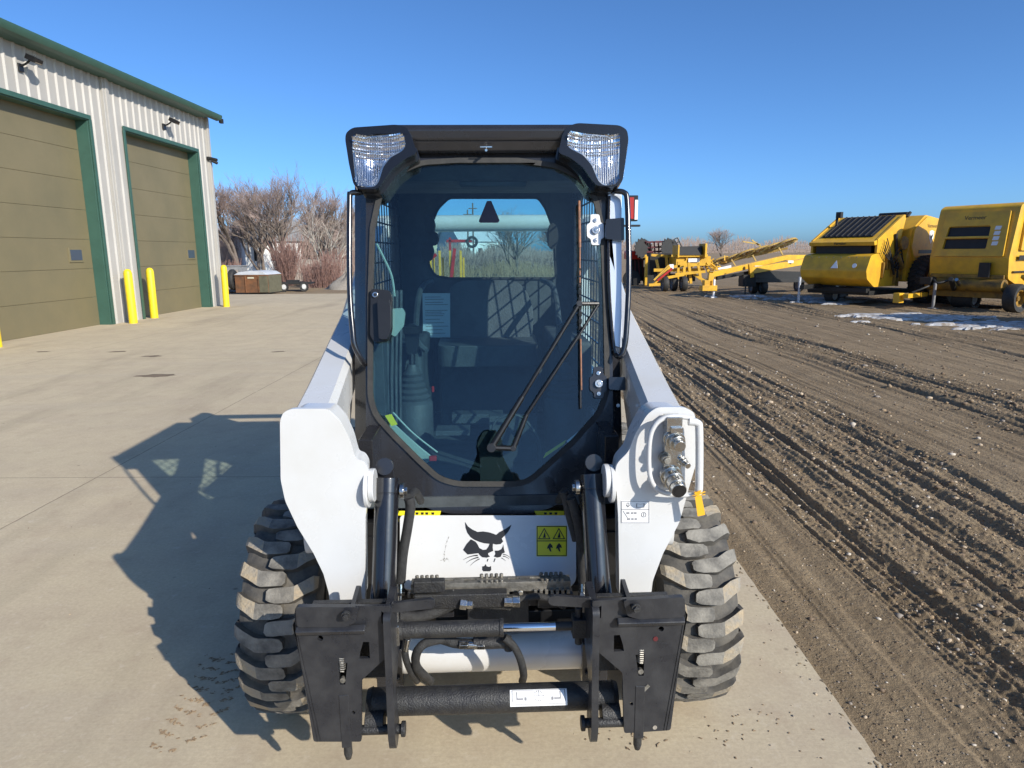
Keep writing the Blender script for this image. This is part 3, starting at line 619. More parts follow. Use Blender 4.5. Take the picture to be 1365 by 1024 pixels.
# lamp pods
for s in (-1, 1):
    po = D([(460, 186), (461, 177), (470, 170), (528, 166), (541, 169), (548, 180), (556, 204), (540, 212), (522, 226), (508, 246), (502, 252), (478, 252), (471, 246), (465, 218)], .09)
    le = D([(470, 190), (474, 183), (530, 179), (538, 183), (540, 194), (535, 201), (520, 209), (510, 222), (504, 242), (499, 248), (482, 249), (475, 243)], .09)
    po, le = rnd(po, .014), rnd(le, .012)
    if s > 0: po = rnd(D([(838, 186), (836, 173), (826, 167), (770, 164), (757, 168), (750, 178), (744, 204), (760, 210), (778, 224), (792, 244), (797, 248), (822, 249), (830, 242), (834, 215)], .09), .014); le = rnd(D([(826, 190), (824, 182), (768, 177), (759, 179), (756, 191), (760, 197), (778, 206), (790, 220), (798, 240), (804, 246), (817, 247), (824, 240)], .09), .012)
    b = MB(); b.prism(po, -.05, 0, TP(.09), holes=[off2(le, .003)]); b.prism([(x*.97, z*.995) for x, z in po], -.16, -.045, TP(.09))
    pod = part(b, 'headlight', 'pod', bev=.006, seg=3)
    b = MB(); b.prism(off2(le, .006), -.012, -.004, TP(.09), holes=[off2(le, -.004)]); part(b, 'lens_rim', 'steel', pod)
    # reflector bowl: faceted height field inside the lens outline
    b = MB(); cx = sum(p[0] for p in le)/len(le); cz = sum(p[1] for p in le)/len(le)-.01
    xs = [p[0] for p in le]; zs = [p[1] for p in le]; nx, nz = 40, 40; g = []
    for j in range(nz+1):
        for i in range(nx+1):
            x = min(xs)+(max(xs)-min(xs))*i/nx; z = min(zs)+(max(zs)-min(zs))*j/nz
            rr = math.hypot(x-cx, z-cz); g.append((x, z, -.040+rr*rr*3.2+.0015*math.sin(x*700)+(.0025*math.sin(z*500) if z > cz+.02 else 0)))
    def inside(x, z, pg):
        c = False
        for i in range(len(pg)):
            (x1, y1), (x2, y2) = pg[i-1], pg[i]
            if (y1 > z) != (y2 > z) and x < (x2-x1)*(z-y1)/(y2-y1)+x1: c = not c
        return c
    lo = off2(le, .004)
    b.add(g, [(j*(nx+1)+i, j*(nx+1)+i+1, (j+1)*(nx+1)+i+1, (j+1)*(nx+1)+i) for j in range(nz) for i in range(nx) if inside(g[j*(nx+1)+i][0]+.003, g[j*(nx+1)+i][1]+.003, lo)], TP(.09)); part(b, 'reflector', 'reflector', pod, ang=4)
    b = MB(); b.prism(off2(le, .002), -.010, -.006, TP(.09)); part(b, 'lens', 'lens', pod)
    b = MB(); q = CO+CV*cz+CN*.05+Vector((cx, 0, 0)); b.cyl(q, q+CN*.022, .009, 12); b.cyl(q+CN*.012, q+CN*.024, .012, 12); part(b, 'bulb', 'steel', pod)
    b = MB(); c = W(516 if s < 0 else 782, 224, .005); b.cyl(c, c+CN*.012, .007, 10); part(b, 'screw', 'steel', cab, bev=.002)
# grab bars
for s in (-1, 1):
    pp = [(486, 256, .0), (478, 257, .05), (468, 258, .06), (466, 270, .06), (466, 380, .06), (470, 440, .06), (473, 462, .055), (482, 480, .03), (486, 486, 0)] if s < 0 else [(815, 255, .0), (822, 255, .05), (832, 257, .06), (836, 268, .06), (838, 330, .06), (838, 380, .06), (835, 440, .06), (832, 464, .055), (826, 476, .045), (818, 470, .0)]
    b = MB(); b.tube([tuple(W(x, y, o)) for x, y, o in pp], .0105, 12, 6); part(b, 'grab_bar', 'cyl')
b = MB(); b.prism(rnd(D([(809, 262), (827, 258), (827, 465), (818, 462), (812, 420)], -.0), .006), .004, .024, TP(-.0)); part(b, 'post_sheen_strip', 'satin', cab, bev=.006)  # pale strip added over the dark pillar to paint in its bright reflective streak
# inner frame tube on the right post
b = MB(); b.tube([tuple(W(x, y, .02)) for x, y in ((812, 262), (811, 330), (813, 400), (819, 465), (826, 474))], .007, 8, 6); part(b, 'post_tube', 'cyl')
# door handle and latch
b = MB(); T9 = TP(.01)
b.prism(rnd(D([(495, 386), (520, 388), (523, 396), (523, 440), (518, 455), (500, 457), (494, 448)], .012), .012), -.01, .014, TP(.012)); b.prism(rnd(D([(503, 400), (519, 398), (521, 410), (521, 440), (516, 453), (505, 452)], .05), .010), -.035, .0, TP(.055))
hd = part(b, 'door_handle', 'blackp', bev=.004, seg=3)
b = MB(); c = W(500, 393, .03); b.cyl(c-CN*.01, c+CN*.004, .011, 20); part(b, 'keylock', 'steel', hd, bev=.0015)
b = MB(); c = W(500, 393, .034); b.cyl(c, c+CN*.0012, .006, 12); part(b, 'keyhole', 'ink', hd)
# hinges on the door glass
for (x, y, mt) in ((793, 309, 'zinc'), (797, 512, 'frame')):
    b = MB(); c = D([(x, y)], .0)[0]; up = [(c[0]-.014, c[1]-.05), (c[0]+.014, c[1]-.05), (c[0]+.018, c[1]-.028), (c[0]+.028, c[1]-.025), (c[0]+.028, c[1]+.025), (c[0]+.018, c[1]+.028), (c[0]+.014, c[1]+.058), (c[0]-.014, c[1]+.058), (c[0]-.016, c[1]+.028), (c[0]-.028, c[1]+.022), (c[0]-.028, c[1]-.022), (c[0]-.016, c[1]-.028)]
    up = [(c[0]+(u_-c[0])*1.18, c[1]+(v_-c[1])*1.12) for u_, v_ in up]; b.prism(rnd(up, .008), .001, .010, TP(.003)); hg = part(b, 'door_hinge', mt, bev=.002)
    for dz, r_ in ((-.038, .008), (.04, .008), (0, .015)):
        b = MB(); q = CO+CV*(c[1]+dz)+Vector((c[0], 0, 0)); b.cyl(q+CN*.010, q+CN*(.018 if r_ < .01 else .024), r_, 18); b.cyl(q+CN*.012, q+CN*(.020 if r_ < .01 else .027), r_*.5, 6); part(b, 'hinge_screw', 'steel', hg, bev=.001)
    b = MB(); bx = D([(x+12, y-12), (x+36, y-14), (x+36, y+16), (x+12, y+14)] if y < 400 else [(x+12, y-8), (x+34, y-8), (x+34, y+10), (x+12, y+8)], .0)
    b.prism(rnd(bx, .006), -.02, .045, TP(.0)); part(b, 'hinge_bracket', 'pod', hg, bev=.004)
b = MB(); c = W(818, 340, -.01); b.box(c, (.024, .03, .026)); part(b, 'striker', 'steel', cab, bev=.002)
b = MB(); c = W(822, 541, .0); b.cyl(c, c+CN*.03, .007, 10); part(b, 'striker_bolt', 'steel', cab)
# wiper
b = MB(); mo = rnd(D([(640, 643), (640, 614), (636, 592), (644, 575), (676, 572), (690, 588), (690, 606), (684, 614), (684, 643)], -.03), .01)
b.prism(mo, -.05, 0, TP(-.02)); part(b, 'wiper_motor', 'dark', bev=.004)
b = MB(); a0, a1 = W(655, 597, .045), W(772, 405, .045); c0, c1 = W(684, 598, .04), W(798, 405, .03)
b.cyl(a0, a0.lerp(a1, .35), .0125, 10, r2=.0105); b.cyl(a0.lerp(a1, .35), a1, .0075, 8); c2 = W(702, 553, .045); c3 = W(773, 445, .04); b.cyl(c0, c2, .0105, 10, r2=.009); b.cyl(c2, c3, .0068, 8); b.cyl(c3, c1, .006, 8)
b.cyl(a0-CN*.04, a0+CN*.012, .017, 16); b.cyl(c0-CN*.035, c0+CN*.01, .011, 12); b.cyl(a0, c0, .010, 8); b.cyl(a1, c1, .008, 8); b.cyl(a1-CN*.015, a1+CN*.008, .012, 12)
wp = part(b, 'wiper_arm', 'blackp', bev=.001)
b = MB(); t0, t1 = W(772, 268, .022), W(774, 545, .018)
b.cyl(t0, t1, .0042, 6); b.box(t0.lerp(t1, .5), (.006, .012, (t1-t0).length*.99), rot=(Vector((0, 0, 1)).rotation_difference((t0-t1).normalized()).to_matrix()))
for k in range(9): q = t0.lerp(t1, .34+k*.035); b.box(q+CN*.006, (.012, .012, .016))
part(b, 'wiper_blade', 'blackp', wp)
b = MB(); b.cyl(W(772, 268, .030), W(773, 330, .030), .0050, 8); b.cyl(W(773, 330, .030), W(773, 380, .030), .0030, 8); b.cyl(W(774, 452, .028), W(775, 520, .027), .0034, 8); part(b, 'blade_spine', 'orange', wp)
# stickers inside the glass
b = MB()
b.prism(D([(724, 611), (752, 592), (755, 586), (727, 604)], -.008), 0, .001, TP(-.008)); b.prism(D([(513, 554), (522, 552), (530, 566), (522, 568)], -.008), 0, .001, TP(-.008)); part(b, 'glass_sticker', 'ydecal')
b = MB(); b.prism(D([(755, 588), (771, 575), (771, 579), (757, 591)], -.008), 0, .001, TP(-.008)); part(b, 'glass_label', 'decal')
# ---- inside the cab
b = MB(); b.box((0, 3.1, .79), (.96, 1.35, .04)); part(b, 'cab_floor', 'inside')
b = MB(); b.box((0, 3.62, 1.0), (.5, .45, .36)); part(b, 'seat_box', 'inside', bev=.02)
b = MB(); b.prism(rnd([(-.24, 3.2), (.24, 3.2), (.25, 3.68), (-.25, 3.68)], .07), 1.17, 1.27, FZ(0))
seat = part(b, 'seat', 'seat', bev=.03, seg=4)
b = MB(); TB = frameM((0, 3.62, 1.22), (1, 0, 0), (0, .16, .98)); b.prism(rnd([(-.23, 0), (.23, 0), (.24, .2), (.17, .33), (-.17, .33), (-.24, .2)], .07), 0, .10, TB); b.box((0, 3.60, 1.36), (.26, .06, .24))
part(b, 'backrest', 'seat', seat, bev=.03, seg=4)
b = MB()
for s in (-1, 1): b.tube([(s*.30, 3.75, 1.55), (s*.33, 3.4, 1.52), (s*.32, 3.05, 1.34), (s*.27, 2.98, 1.28)], .014, 8, 5)
part(b, 'lap_bar', 'inside')
for s in (-1, 1):
    X = -.33*1 if s < 0 else .33
    b = MB(); b.box((s*.38, 3.35, 1.06), (.17, .7, .5)); part(b, 'arm_console', 'inside', bev=.02)
    b = MB(); T = frameM((X, 2.93, .86), (1, 0, 0), (0, 1, 0)); pr = [(.085, 0), (.085, .2)]
    for i in range(6): pr += [(.082-.008*i, .205+i*.025), (.070-.008*i, .217+i*.025)]
    pr += [(.02, .37), (.0001, .37)]
    b.lathe(pr, T, 28, closed=False); jb = part(b, 'joystick', 'seat')
    b = MB(); b.cyl((X, 2.93, 1.22), (X, 2.95, 1.30), .014, 10); b.prism(rnd([(-.022, 0), (.022, 0), (.03, .05), (.035, .12), (.0, .14), (-.03, .11)], .015), -.02, .02, frameM((X, 2.95, 1.27), (1, 0, 0), (0, .1, 1))); b.box((X+.01, 2.93, 1.38), (.08, .035, .03))
    part(b, 'grip', 'blackp', jb, bev=.006)
# dark upper structure and left console items
b = MB()
q = Q([(488, 560), (503, 560), (520, 545), (530, 400), (527, 330), (515, 318), (505, 316), (498, 400)], 2.75)
for i in range(7):
    x = -.455+i*.013; b.tube([(x, 2.62+i*.035, 1.0), (x+.004, 2.66+i*.035, 1.25), (x+.012, 2.72+i*.035, 1.55)], .0085, 8, 6)
b.box((-.435, 2.78, 1.27), (.05, .24, .56)); part(b, 'side_trim', 'seat', bev=.004)
b = MB(); c = P(527, 428, 2.75); b.prism(rnd(Q([(521, 412), (536, 411), (540, 418), (538, 435), (527, 449), (521, 446)], 2.75), .006), -.02, .0, FY(2.75)); part(b, 'latch_cover', 'lightgrey', bev=.004)
b = MB(); b.tube([tuple(P(x, y, 2.8)) for x, y in ((502, 325), (512, 345), (522, 368), (526, 395))], .005, 6, 5); b.tube([tuple(P(x, y, 2.6)) for x, y in ((524, 550), (550, 577), (583, 603))], .0035, 6, 5); part(b, 'cable', 'lightgrey')
b = MB(); b.prism(Q([(520, 560), (560, 596), (580, 612), (568, 618), (540, 596), (518, 570)], 2.62), -.01, 0, FY(2.62)); part(b, 'sill_bracket', 'lightgrey', bev=.004)
b = MB(); b.box(P(577, 611, 2.58), (.03, .02, .02)); b.box(P(577, 519, 3.0), (.012, .01, .028)); part(b, 'red_knob', 'red', bev=.004)
# operator card on the rear panel
b = MB(); cd = Q([(563, 391), (600, 391), (600, 450), (564, 450)], 3.5); b.prism(cd, -.003, 0, FY(3.5)); oc = part(b, 'operator_card', 'card')
b = MB(); cxm = lambda u, v: (cd[0][0]+(cd[1][0]-cd[0][0])*u, cd[0][1]+(cd[3][1]-cd[0][1])*v)
for v in (.08, .13, .2, .25, .38, .42, .46, .5, .58, .66, .74, .82, .9):
    u1 = random.uniform(.6, .93); a, c = cxm(.08, v), cxm(u1, v+.014); b.prism([a, (c[0], a[1]), c, (a[0], c[1])], .0005, .0012, FY(3.5))
part(b, 'card_print', 'greyink', oc)
# reverse triangle hanging in the rear window, mirrors of harness blocks each side
b = MB(); b.prism(rnd(Q([(649, 268), (655, 268), (666, 294), (664, 297), (640, 297), (638, 295)], 3.8), .004), -.005, 0, FY(3.8)); part(b, 'exit_pull_tag', 'redtag', bev=.001)
b = MB()
for (x, y, rx, rz_) in ((575, 300, .03, .055), (572, 335, .035, .06), (580, 318, .03, .04)):
    c = P(x, y, 3.75); b.prism(rnd(circ(c.x-.01, c.z, rx, 8, rz_), .01), -.06, 0, FY(3.75))
c = P(737, 315, 3.75); b.prism(circ(c.x, c.z, .03, 12, .07), -.05, 0, FY(3.75)); part(b, 'seat_belt_reel', 'dark', bev=.005)
b = MB(); c = P(608, 560, 2.75)
b.box((-.15, 2.75, .98), (.14, .1, .02)); b.tube([(.02, 2.7, .86), (.02, 2.7, 1.02), (.12, 2.7, 1.05), (.2, 2.7, .95), (.21, 2.7, .84)], .006, 8, 5); b.box((.1, 2.8, .93), (.2, .05, .2)); b.box((-.05, 2.9, 1.0), (.22, .08, .04)); part(b, 'pedal', 'seat', bev=.01)
# orange-yellow tag tied to the guard loop: it hangs, so it is its own thing
b = MB(); T = frameM((C3(930, 660, 1.94)), (.97, 0, .2), (-.2, 0, .97))
b.prism(rnd([(-.011, -.068), (.013, -.068), (.011, -.004), (-.009, -.004)], .003), -.0012, 0, T)
for k in range(4): a = k*.8-.6; b.add([(0, 0, .003), (.025*math.cos(a), .012*math.sin(a)+.004, .006), (.024*math.cos(a+.25), .012*math.sin(a+.25)+.004, .004), (-.022*math.cos(a), .010*math.sin(a)+.002, .006)], [(0, 1, 2), (0, 2, 3)], T)
b.cyl(C3(930, 655, 1.945), C3(931, 662, 1.94), .002, 6)
tag(b.build('hang_tag', 'tagy', ang=30), 'small orange-yellow tag tied to the white guard loop beside the hydraulic couplers', 'tag')
# ================================================================== ground
def vnoise(x, y, seed=0):
    xi = np.floor(x).astype(np.int64); yi = np.floor(y).astype(np.int64); xf = x-xi; yf = y-yi
    def h(a, c):
        n = (a*374761393+c*668265263+seed*1442695041) & 0xffffffff
        n = ((n ^ (n >> 13))*1274126177) & 0xffffffff; n = n ^ (n >> 16)
        return (n & 0xffff)/65535.0
    u = xf*xf*(3-2*xf); v = yf*yf*(3-2*yf)
    return (h(xi, yi)*(1-u)+h(xi+1, yi)*u)*(1-v)+(h(xi, yi+1)*(1-u)+h(xi+1, yi+1)*u)*v
ED = R(2.6); ex, ey = math.sin(ED), math.cos(ED)          # direction of the slab edge
EO = (1.262, 1.0)
def edge(s, l): return (EO[0]+ex*l+ey*s, EO[1]+ey*l-ex*s)  # s metres right of the edge, l along it
def ground_mat(name, ca, cb, cc, vs, kind):
    Mx = bpy.data.materials.new(name); Mx.use_nodes = True; t = Mx.node_tree; L = t.links.new; b = t.nodes['Principled BSDF']
    b.inputs['Roughness'].default_value = .9; b.inputs['Specular IOR Level'].default_value = .25
    N = t.nodes.new; g = N('ShaderNodeNewGeometry'); mp = N('ShaderNodeMapping'); mp.inputs['Rotation'].default_value = (0, 0, ED); L(g.outputs['Position'], mp.inputs['Vector'])
    def noise(sc, det=6, ro=.6, vec=None):
        n = N('ShaderNodeTexNoise'); n.inputs['Scale'].default_value = sc; n.inputs['Detail'].default_value = det; n.inputs['Roughness'].default_value = ro; L(vec or mp.outputs[0], n.inputs['Vector']); return n.outputs[0]
    def rng(x, a, c, lo=0., hi=1.):
        r = N('ShaderNodeMapRange'); r.inputs[1].default_value = a; r.inputs[2].default_value = c; r.inputs[3].default_value = lo; r.inputs[4].default_value = hi; L(x, r.inputs[0]); return r.outputs[0]
    def mix(f, a, c, mode='MIX'):
        m_ = N('ShaderNodeMix'); m_.data_type = 'RGBA'; m_.blend_type = mode
        for q, s_ in ((f, 0), (a, 6), (c, 7)):
            if isinstance(q, float): m_.inputs[s_].default_value = q
            elif isinstance(q, tuple): m_.inputs[s_].default_value = (*q, 1)
            else: L(q, m_.inputs[s_])
        return m_.outputs[2]
    def math_(op, a, c=None, c2=None):
        m_ = N('ShaderNodeMath'); m_.operation = op
        for i, q in enumerate((a, c, c2)):
            if q is None: continue
            if isinstance(q, (int, float)): m_.inputs[i].default_value = q
            else: L(q, m_.inputs[i])
        return m_.outputs[0]
    sx = N('ShaderNodeSeparateXYZ'); L(mp.outputs[0], sx.inputs[0])
    big = noise(.35, 4); mid = noise(2.2, 6); fine = noise(vs, 8, .7)
    col = mix(rng(big, .35, .65), ca, cb); col = mix(rng(mid, .42, .68, 0., .55), col, cc)
    if kind == 'slab':
        # long sweeping stains, water marks, cracks, sawn joints
        st = N('ShaderNodeMapping'); st.inputs['Scale'].default_value = (1.2, .18, 1); L(mp.outputs[0], st.inputs['Vector'])
        col = mix(rng(noise(1.1, 5, .6, st.outputs[0]), .52, .72, 0., .45), col, (.25, .20, .145))
        st2 = N('ShaderNodeMapping'); st2.inputs['Scale'].default_value = (.16, 1.3, 1); st2.inputs['Rotation'].default_value = (0, 0, .25); L(mp.outputs[0], st2.inputs['Vector'])
        col = mix(rng(noise(1.3, 6, .65, st2.outputs[0]), .50, .70, 0., .42), col, (.50, .43, .33))
        col = mix(rng(fine, .30, .72, 0., .35), (.0, .0, .0), (1., 1., 1.)) if False else mix(rng(fine, .35, .7, .0, .42), col, (.30, .235, .165))
        # dark spots
        vo = N('ShaderNodeTexVoronoi'); vo.inputs['Scale'].default_value = 2.3; L(mp.outputs[0], vo.inputs['Vector'])
        col = mix(math_('MULTIPLY', rng(vo.outputs['Distance'], .035, .015), .6), col, (.10, .08, .06))
        # joints: across every 6.1 m, lengthways every 6.1 m
        wob = math_('MULTIPLY', math_('SUBTRACT', noise(9., 3), .5), .012)
        jy = math_('ABSOLUTE', math_('SUBTRACT', math_('PINGPONG', math_('ADD', math_('ADD', sx.outputs[1], wob), 100-2.58-3.05+1.22), 3.05), 3.05))
        jx = math_('ABSOLUTE', math_('SUBTRACT', math_('PINGPONG', math_('ADD', math_('ADD', sx.outputs[0], wob), 100.-2.4), 2.3), 2.3))
        j = math_('MINIMUM', jy, jx); jf = rng(j, .003, .007, 1., 0.)
        ve = N('ShaderNodeTexVoronoi'); ve.feature = 'DISTANCE_TO_EDGE'; ve.inputs['Scale'].default_value = .28
        wv = N('ShaderNodeMix'); wv.data_type = 'VECTOR'; wv.inputs[0].default_value = .12; L(mp.outputs[0], wv.inputs[4])
        nn = N('ShaderNodeTexNoise'); nn.inputs['Scale'].default_value = 1.6; nn.inputs['Detail'].default_value = 6; L(mp.outputs[0], nn.inputs['Vector']); L(nn.outputs[1], wv.inputs[5]); L(wv.outputs[1], ve.inputs['Vector'])
        cr = math_('MULTIPLY', rng(ve.outputs['Distance'], .0008, .0028, 1., 0.), rng(big, .50, .56, 0., .8))
        jj = math_('MAXIMUM', jf, math_('MULTIPLY', cr, rng(noise(.5, 2), .60, .66, 0., .8)))
        col = mix(math_('MULTIPLY', jj, .62), col, (.12, .095, .07))
        bm_ = N('ShaderNodeMapping'); bm_.inputs['Scale'].default_value = (2.5, 160, 1); L(mp.outputs[0], bm_.inputs['Vector']); broom = noise(1., 2, .5, bm_.outputs[0])
        col = mix(rng(noise(5.5, 7, .7), .50, .75, 0., .5), col, (.37, .28, .20)); col = mix(rng(noise(14, 5, .7), .58, .72, 0., .5), col, (.62, .54, .42))
        hgt = math_('ADD', math_('SUBTRACT', math_('MULTIPLY', fine, .5), jj), math_('MULTIPLY', broom, .22))
        bstr, bdist = .35, .006
    else:
        vo = N('ShaderNodeTexVoronoi'); vo.inputs['Scale'].default_value = 55.; L(mp.outputs[0], vo.inputs['Vector'])
        hs = N('ShaderNodeSeparateColor'); L(vo.outputs['Color'], hs.inputs[0])
        peb = math_('MULTIPLY', rng(vo.outputs['Distance'], .35, .2), rng(hs.outputs[0], .62, .68))
        pc = mix(hs.outputs[1], (.40, .32, .22), (.27, .23, .19))
        col = mix(math_('MULTIPLY', peb, .8), col, pc); col = mix(rng(fine, .36, .7, 0., .6), col, (.16, .115, .072))
        hgt = math_('ADD', math_('MULTIPLY', fine, 1.), math_('MULTIPLY', peb, .5)); bstr, bdist = 1., .022
    L(col, b.inputs['Base Color'])
    bn = N('ShaderNodeBump'); bn.inputs['Strength'].default_value = bstr; bn.inputs['Distance'].default_value = bdist; L(hgt, bn.inputs['Height']); L(bn.outputs[0], b.inputs['Normal'])
    return Mx
M['slab'] = ground_mat('concrete', (.60, .505, .345), (.52, .44, .305), (.46, .37, .27), 60., 'slab')
M['dirt'] = ground_mat('churned_dirt', (.285, .21, .125), (.22, .158, .09), (.36, .27, .165), 26., 'dirt')
M['field'] = ground_mat('dry_field', (.34, .25, .15), (.26, .19, .12), (.40, .30, .19), 8., 'dirt')
# far ground sheet
b = MB(); b.add([(-2500, -300, -.09), (2500, -300, -.09), (2500, 4500, -.09), (-2500, 4500, -.09)], [(0, 1, 2, 3)]); b.build('ground', 'field', kind='structure')
# concrete apron with its real edge
b = MB(); pl = [edge(0, -9), edge(0, 28.2), (-40, 30.5), (-40, -12)]
n = 420; pl = [edge(random.gauss(0, .0018), -9+37.2*i/n) for i in range(n+1)]+[(-3, 29.3), (-9, 29.6), (-40, 30.5), (-40, -8)]
b.prism(pl, -.16, 0, FZ(0)); b.build('concrete_pavement', 'slab', kind='structure')
# churned dirt lot: real relief of wheel ruts, clods and grit
NA, NR = 1000, 1200
rr = 1.2*np.exp(np.linspace(0, math.log(46/1.2), NR)); aa = np.linspace(R(-8), R(50), NA)
AA, RR = np.meshgrid(aa, rr); Xg = .3+RR*np.sin(AA); Yg = -.3+RR*np.cos(AA)
dx, dy = Xg-EO[0], Yg-EO[1]; s_ = dx*ey-dy*ex; l_ = dx*ex+dy*ey
wav = (vnoise(l_*.22, s_*.3, 3)-.5)*.5+(vnoise(l_*.06+9, s_*.1, 4)-.5)*.9
sw = s_+wav*np.clip(s_/2, 0, 1)
h = np.zeros_like(Xg)
rut = vnoise(sw*3.3, l_*.05, 11)*.5+vnoise(sw*7.5, l_*.10+5, 12)*.35+vnoise(sw*15., l_*.25, 13)*.15
rut2 = np.abs(np.sin(sw*11+2*np.sin(sw*1.7))); h += (rut-.5)*.10+(rut2-.6)*.022*vnoise(sw*.8+3, l_*.2, 66)
band = vnoise(sw*.75, l_*.03, 21); smooth = np.clip((band-.56)*7, 0, 1)
cl = np.zeros_like(h); amp = 1.; f_ = 6.
for k in range(5):
    q = np.abs(vnoise(sw*f_*1.15, l_*f_*(.42 if k < 3 else .9), 30+k)-.5)*2; cl += amp*(1-q); amp *= .62; f_ *= 2.1
cl = (cl/2.2-.55)
q2_ = vnoise(sw*20, l_*1.6, 71); q3_ = vnoise(sw*38, l_*5.5, 72); cl = cl*.55+(q2_-.5)*.35+(q3_-.5)*.45; h += (vnoise(sw*24, l_*.5, 91)-.5)*.020*(1-smooth*.5)+(vnoise(sw*11, l_*.16, 92)-.5)*.030*(1-smooth*.5)+.50*(cl*.048+(vnoise(Xg*70, Yg*70, 81)-.5)*.012+(vnoise(Xg*33, Yg*33, 82)-.5)*.022)*(1-smooth*.8); h = h*(1-smooth*.55)-smooth*.018
# cross-wise cleat marks of a heavy tyre in some ruts
cle = np.clip(vnoise(sw*1.1+40, l_*.05, 51)-.55, 0, 1)*4; rg1 = 1-np.abs(vnoise(sw*6.5, l_*.10, 101)-.5)*2; rg2 = 1-np.abs(vnoise(sw*13, l_*.22, 102)-.5)*2; rg3 = 1-np.abs(vnoise(sw*27, l_*.4, 103)-.5)*2; h += ((rg1-.7)*.040+(rg2-.7)*.034+(rg3-.7)*.020)*(1-smooth*.6)
nearE = np.clip(s_/.38, 0, 1); h = h*(.25+.75*nearE)-.012
h = np.where(s_ < .0, -.10, h); fade = np.clip((44-RR)/14, 0, 1); h = h*fade-.05*(1-fade)
V = np.stack([Xg.ravel(), Yg.ravel(), h.ravel()], 1)
ii = np.arange(NR*NA).reshape(NR, NA); F_ = np.stack([ii[:-1, :-1], ii[:-1, 1:], ii[1:, 1:], ii[1:, :-1]], -1).reshape(-1, 4)
F_ = F_[(s_.ravel()[F_].max(1) > -.12) & (l_.ravel()[F_].min(1) > -3)]
me = bpy.data.meshes.new('dirt_lot'); me.vertices.add(len(V)); me.vertices.foreach_set('co', V.ravel())
me.loops.add(F_.size); me.loops.foreach_set('vertex_index', F_.ravel().astype(np.int32))
me.polygons.add(len(F_)); me.polygons.foreach_set('loop_start', np.arange(0, F_.size, 4, dtype=np.int32))
me.polygons.foreach_set('use_smooth', np.ones(len(F_), bool)); me.materials.append(M['dirt']); me.update(calc_edges=True)
o = bpy.data.objects.new('dirt_lot', me); COL.objects.link(o); o['kind'] = 'structure'
# grit and clods lying on the lot (and a few on the slab)
rs = np.random.RandomState(5)
def pebbles(name, pts, sizes, mts):
    ico = [(0, 0, 1), (.89, 0, .45), (.28, .85, .45), (-.72, .53, .45), (-.72, -.53, .45), (.28, -.85, .45), (.72, .53, -.45), (-.28, .85, -.45), (-.89, 0, -.45), (-.28, -.85, -.45), (.72, -.53, -.45), (0, 0, -1)]
    fc = [(0, 1, 2), (0, 2, 3), (0, 3, 4), (0, 4, 5), (0, 5, 1), (1, 6, 2), (2, 7, 3), (3, 8, 4), (4, 9, 5), (5, 10, 1), (6, 7, 2), (7, 8, 3), (8, 9, 4), (9, 10, 5), (10, 6, 1), (11, 7, 6), (11, 8, 7), (11, 9, 8), (11, 10, 9), (11, 6, 10)]
    ico = np.array(ico); fc = np.array(fc); n = len(pts)
    base = ico[None]*(1+rs.uniform(-.3, .3, (n, 12, 1)))*sizes[:, None, None]*np.stack([rs.uniform(.7, 1.3, n), rs.uniform(.7, 1.3, n), rs.uniform(.45, .8, n)], 1)[:, None]
    th = rs.uniform(0, 6.28, n); c, s = np.cos(th)[:, None], np.sin(th)[:, None]
    x = base[..., 0]*c-base[..., 1]*s; y = base[..., 0]*s+base[..., 1]*c
    vv = np.stack([x, y, base[..., 2]], -1)+pts[:, None]; ff = (fc[None]+12*np.arange(n)[:, None, None]).reshape(-1, 3)
    me = bpy.data.meshes.new(name); me.vertices.add(n*12); me.vertices.foreach_set('co', vv.ravel()); me.loops.add(ff.size); me.loops.foreach_set('vertex_index', ff.ravel().astype(np.int32))
    me.polygons.add(len(ff)); me.polygons.foreach_set('loop_start', np.arange(0, ff.size, 3, dtype=np.int32))
    for q in mts: me.materials.append(M[q])
    me.polygons.foreach_set('material_index', np.repeat(rs.randint(0, len(mts), n), 20).astype(np.int32)); me.update(calc_edges=True)
    o = bpy.data.objects.new(name, me); COL.objects.link(o); o['kind'] = 'stuff'; return o
M['peb1'] = mat('grit_tan', (.42, .33, .23), .9); M['peb2'] = mat('grit_grey', (.26, .22, .18), .9); M['peb3'] = mat('clod_brown', (.17, .12, .078), .95); M['peb5'] = mat('grit_brown', (.30, .215, .13), .9); M['peb4'] = mat('grit_pale', (.50, .44, .36), .85)
n = 60000; ri = (rs.uniform(0, 1, n)**1.35*(NR-140)).astype(int)+10; ci = rs.randint(0, NA-1, n); idx = ri*NA+ci
ok = (s_.ravel()[idx] > .03); idx = idx[ok]; Rr = RR.ravel()[idx]; sz = np.clip(rs.lognormal(-5.45, .5, len(idx)), .002, .02)*np.clip(Rr/4, .8, 2.2)
pt = V[idx].copy(); pt[:, 2] += sz*.2; keep = rs.uniform(0, 1, len(idx)) > smooth.ravel()[idx]*.8
pebbles('gravel', pt[keep], sz[keep], ['peb3', 'peb1', 'peb3', 'peb2', 'peb3', 'peb3', 'peb5', 'peb2', 'peb3', 'peb5', 'peb4', 'peb3', 'peb5', 'peb3'])
n = 420; l2 = rs.uniform(.4, 9, n); s2 = -np.abs(rs.normal(0, .35, n))-.0; ptx = np.array([(*edge(a, c), .001) for a, c in zip(s2, l2)])
ext = np.array([(rs.uniform(-3.5, 1.2), rs.uniform(1.3, 9), .001) for _ in range(160)]); ptx = np.concatenate([ptx, ext]); pebbles('loose_grit', ptx, np.clip(rs.lognormal(-6.0, .45, len(ptx)), .001, .008), ['peb3', 'peb1', 'peb2'])
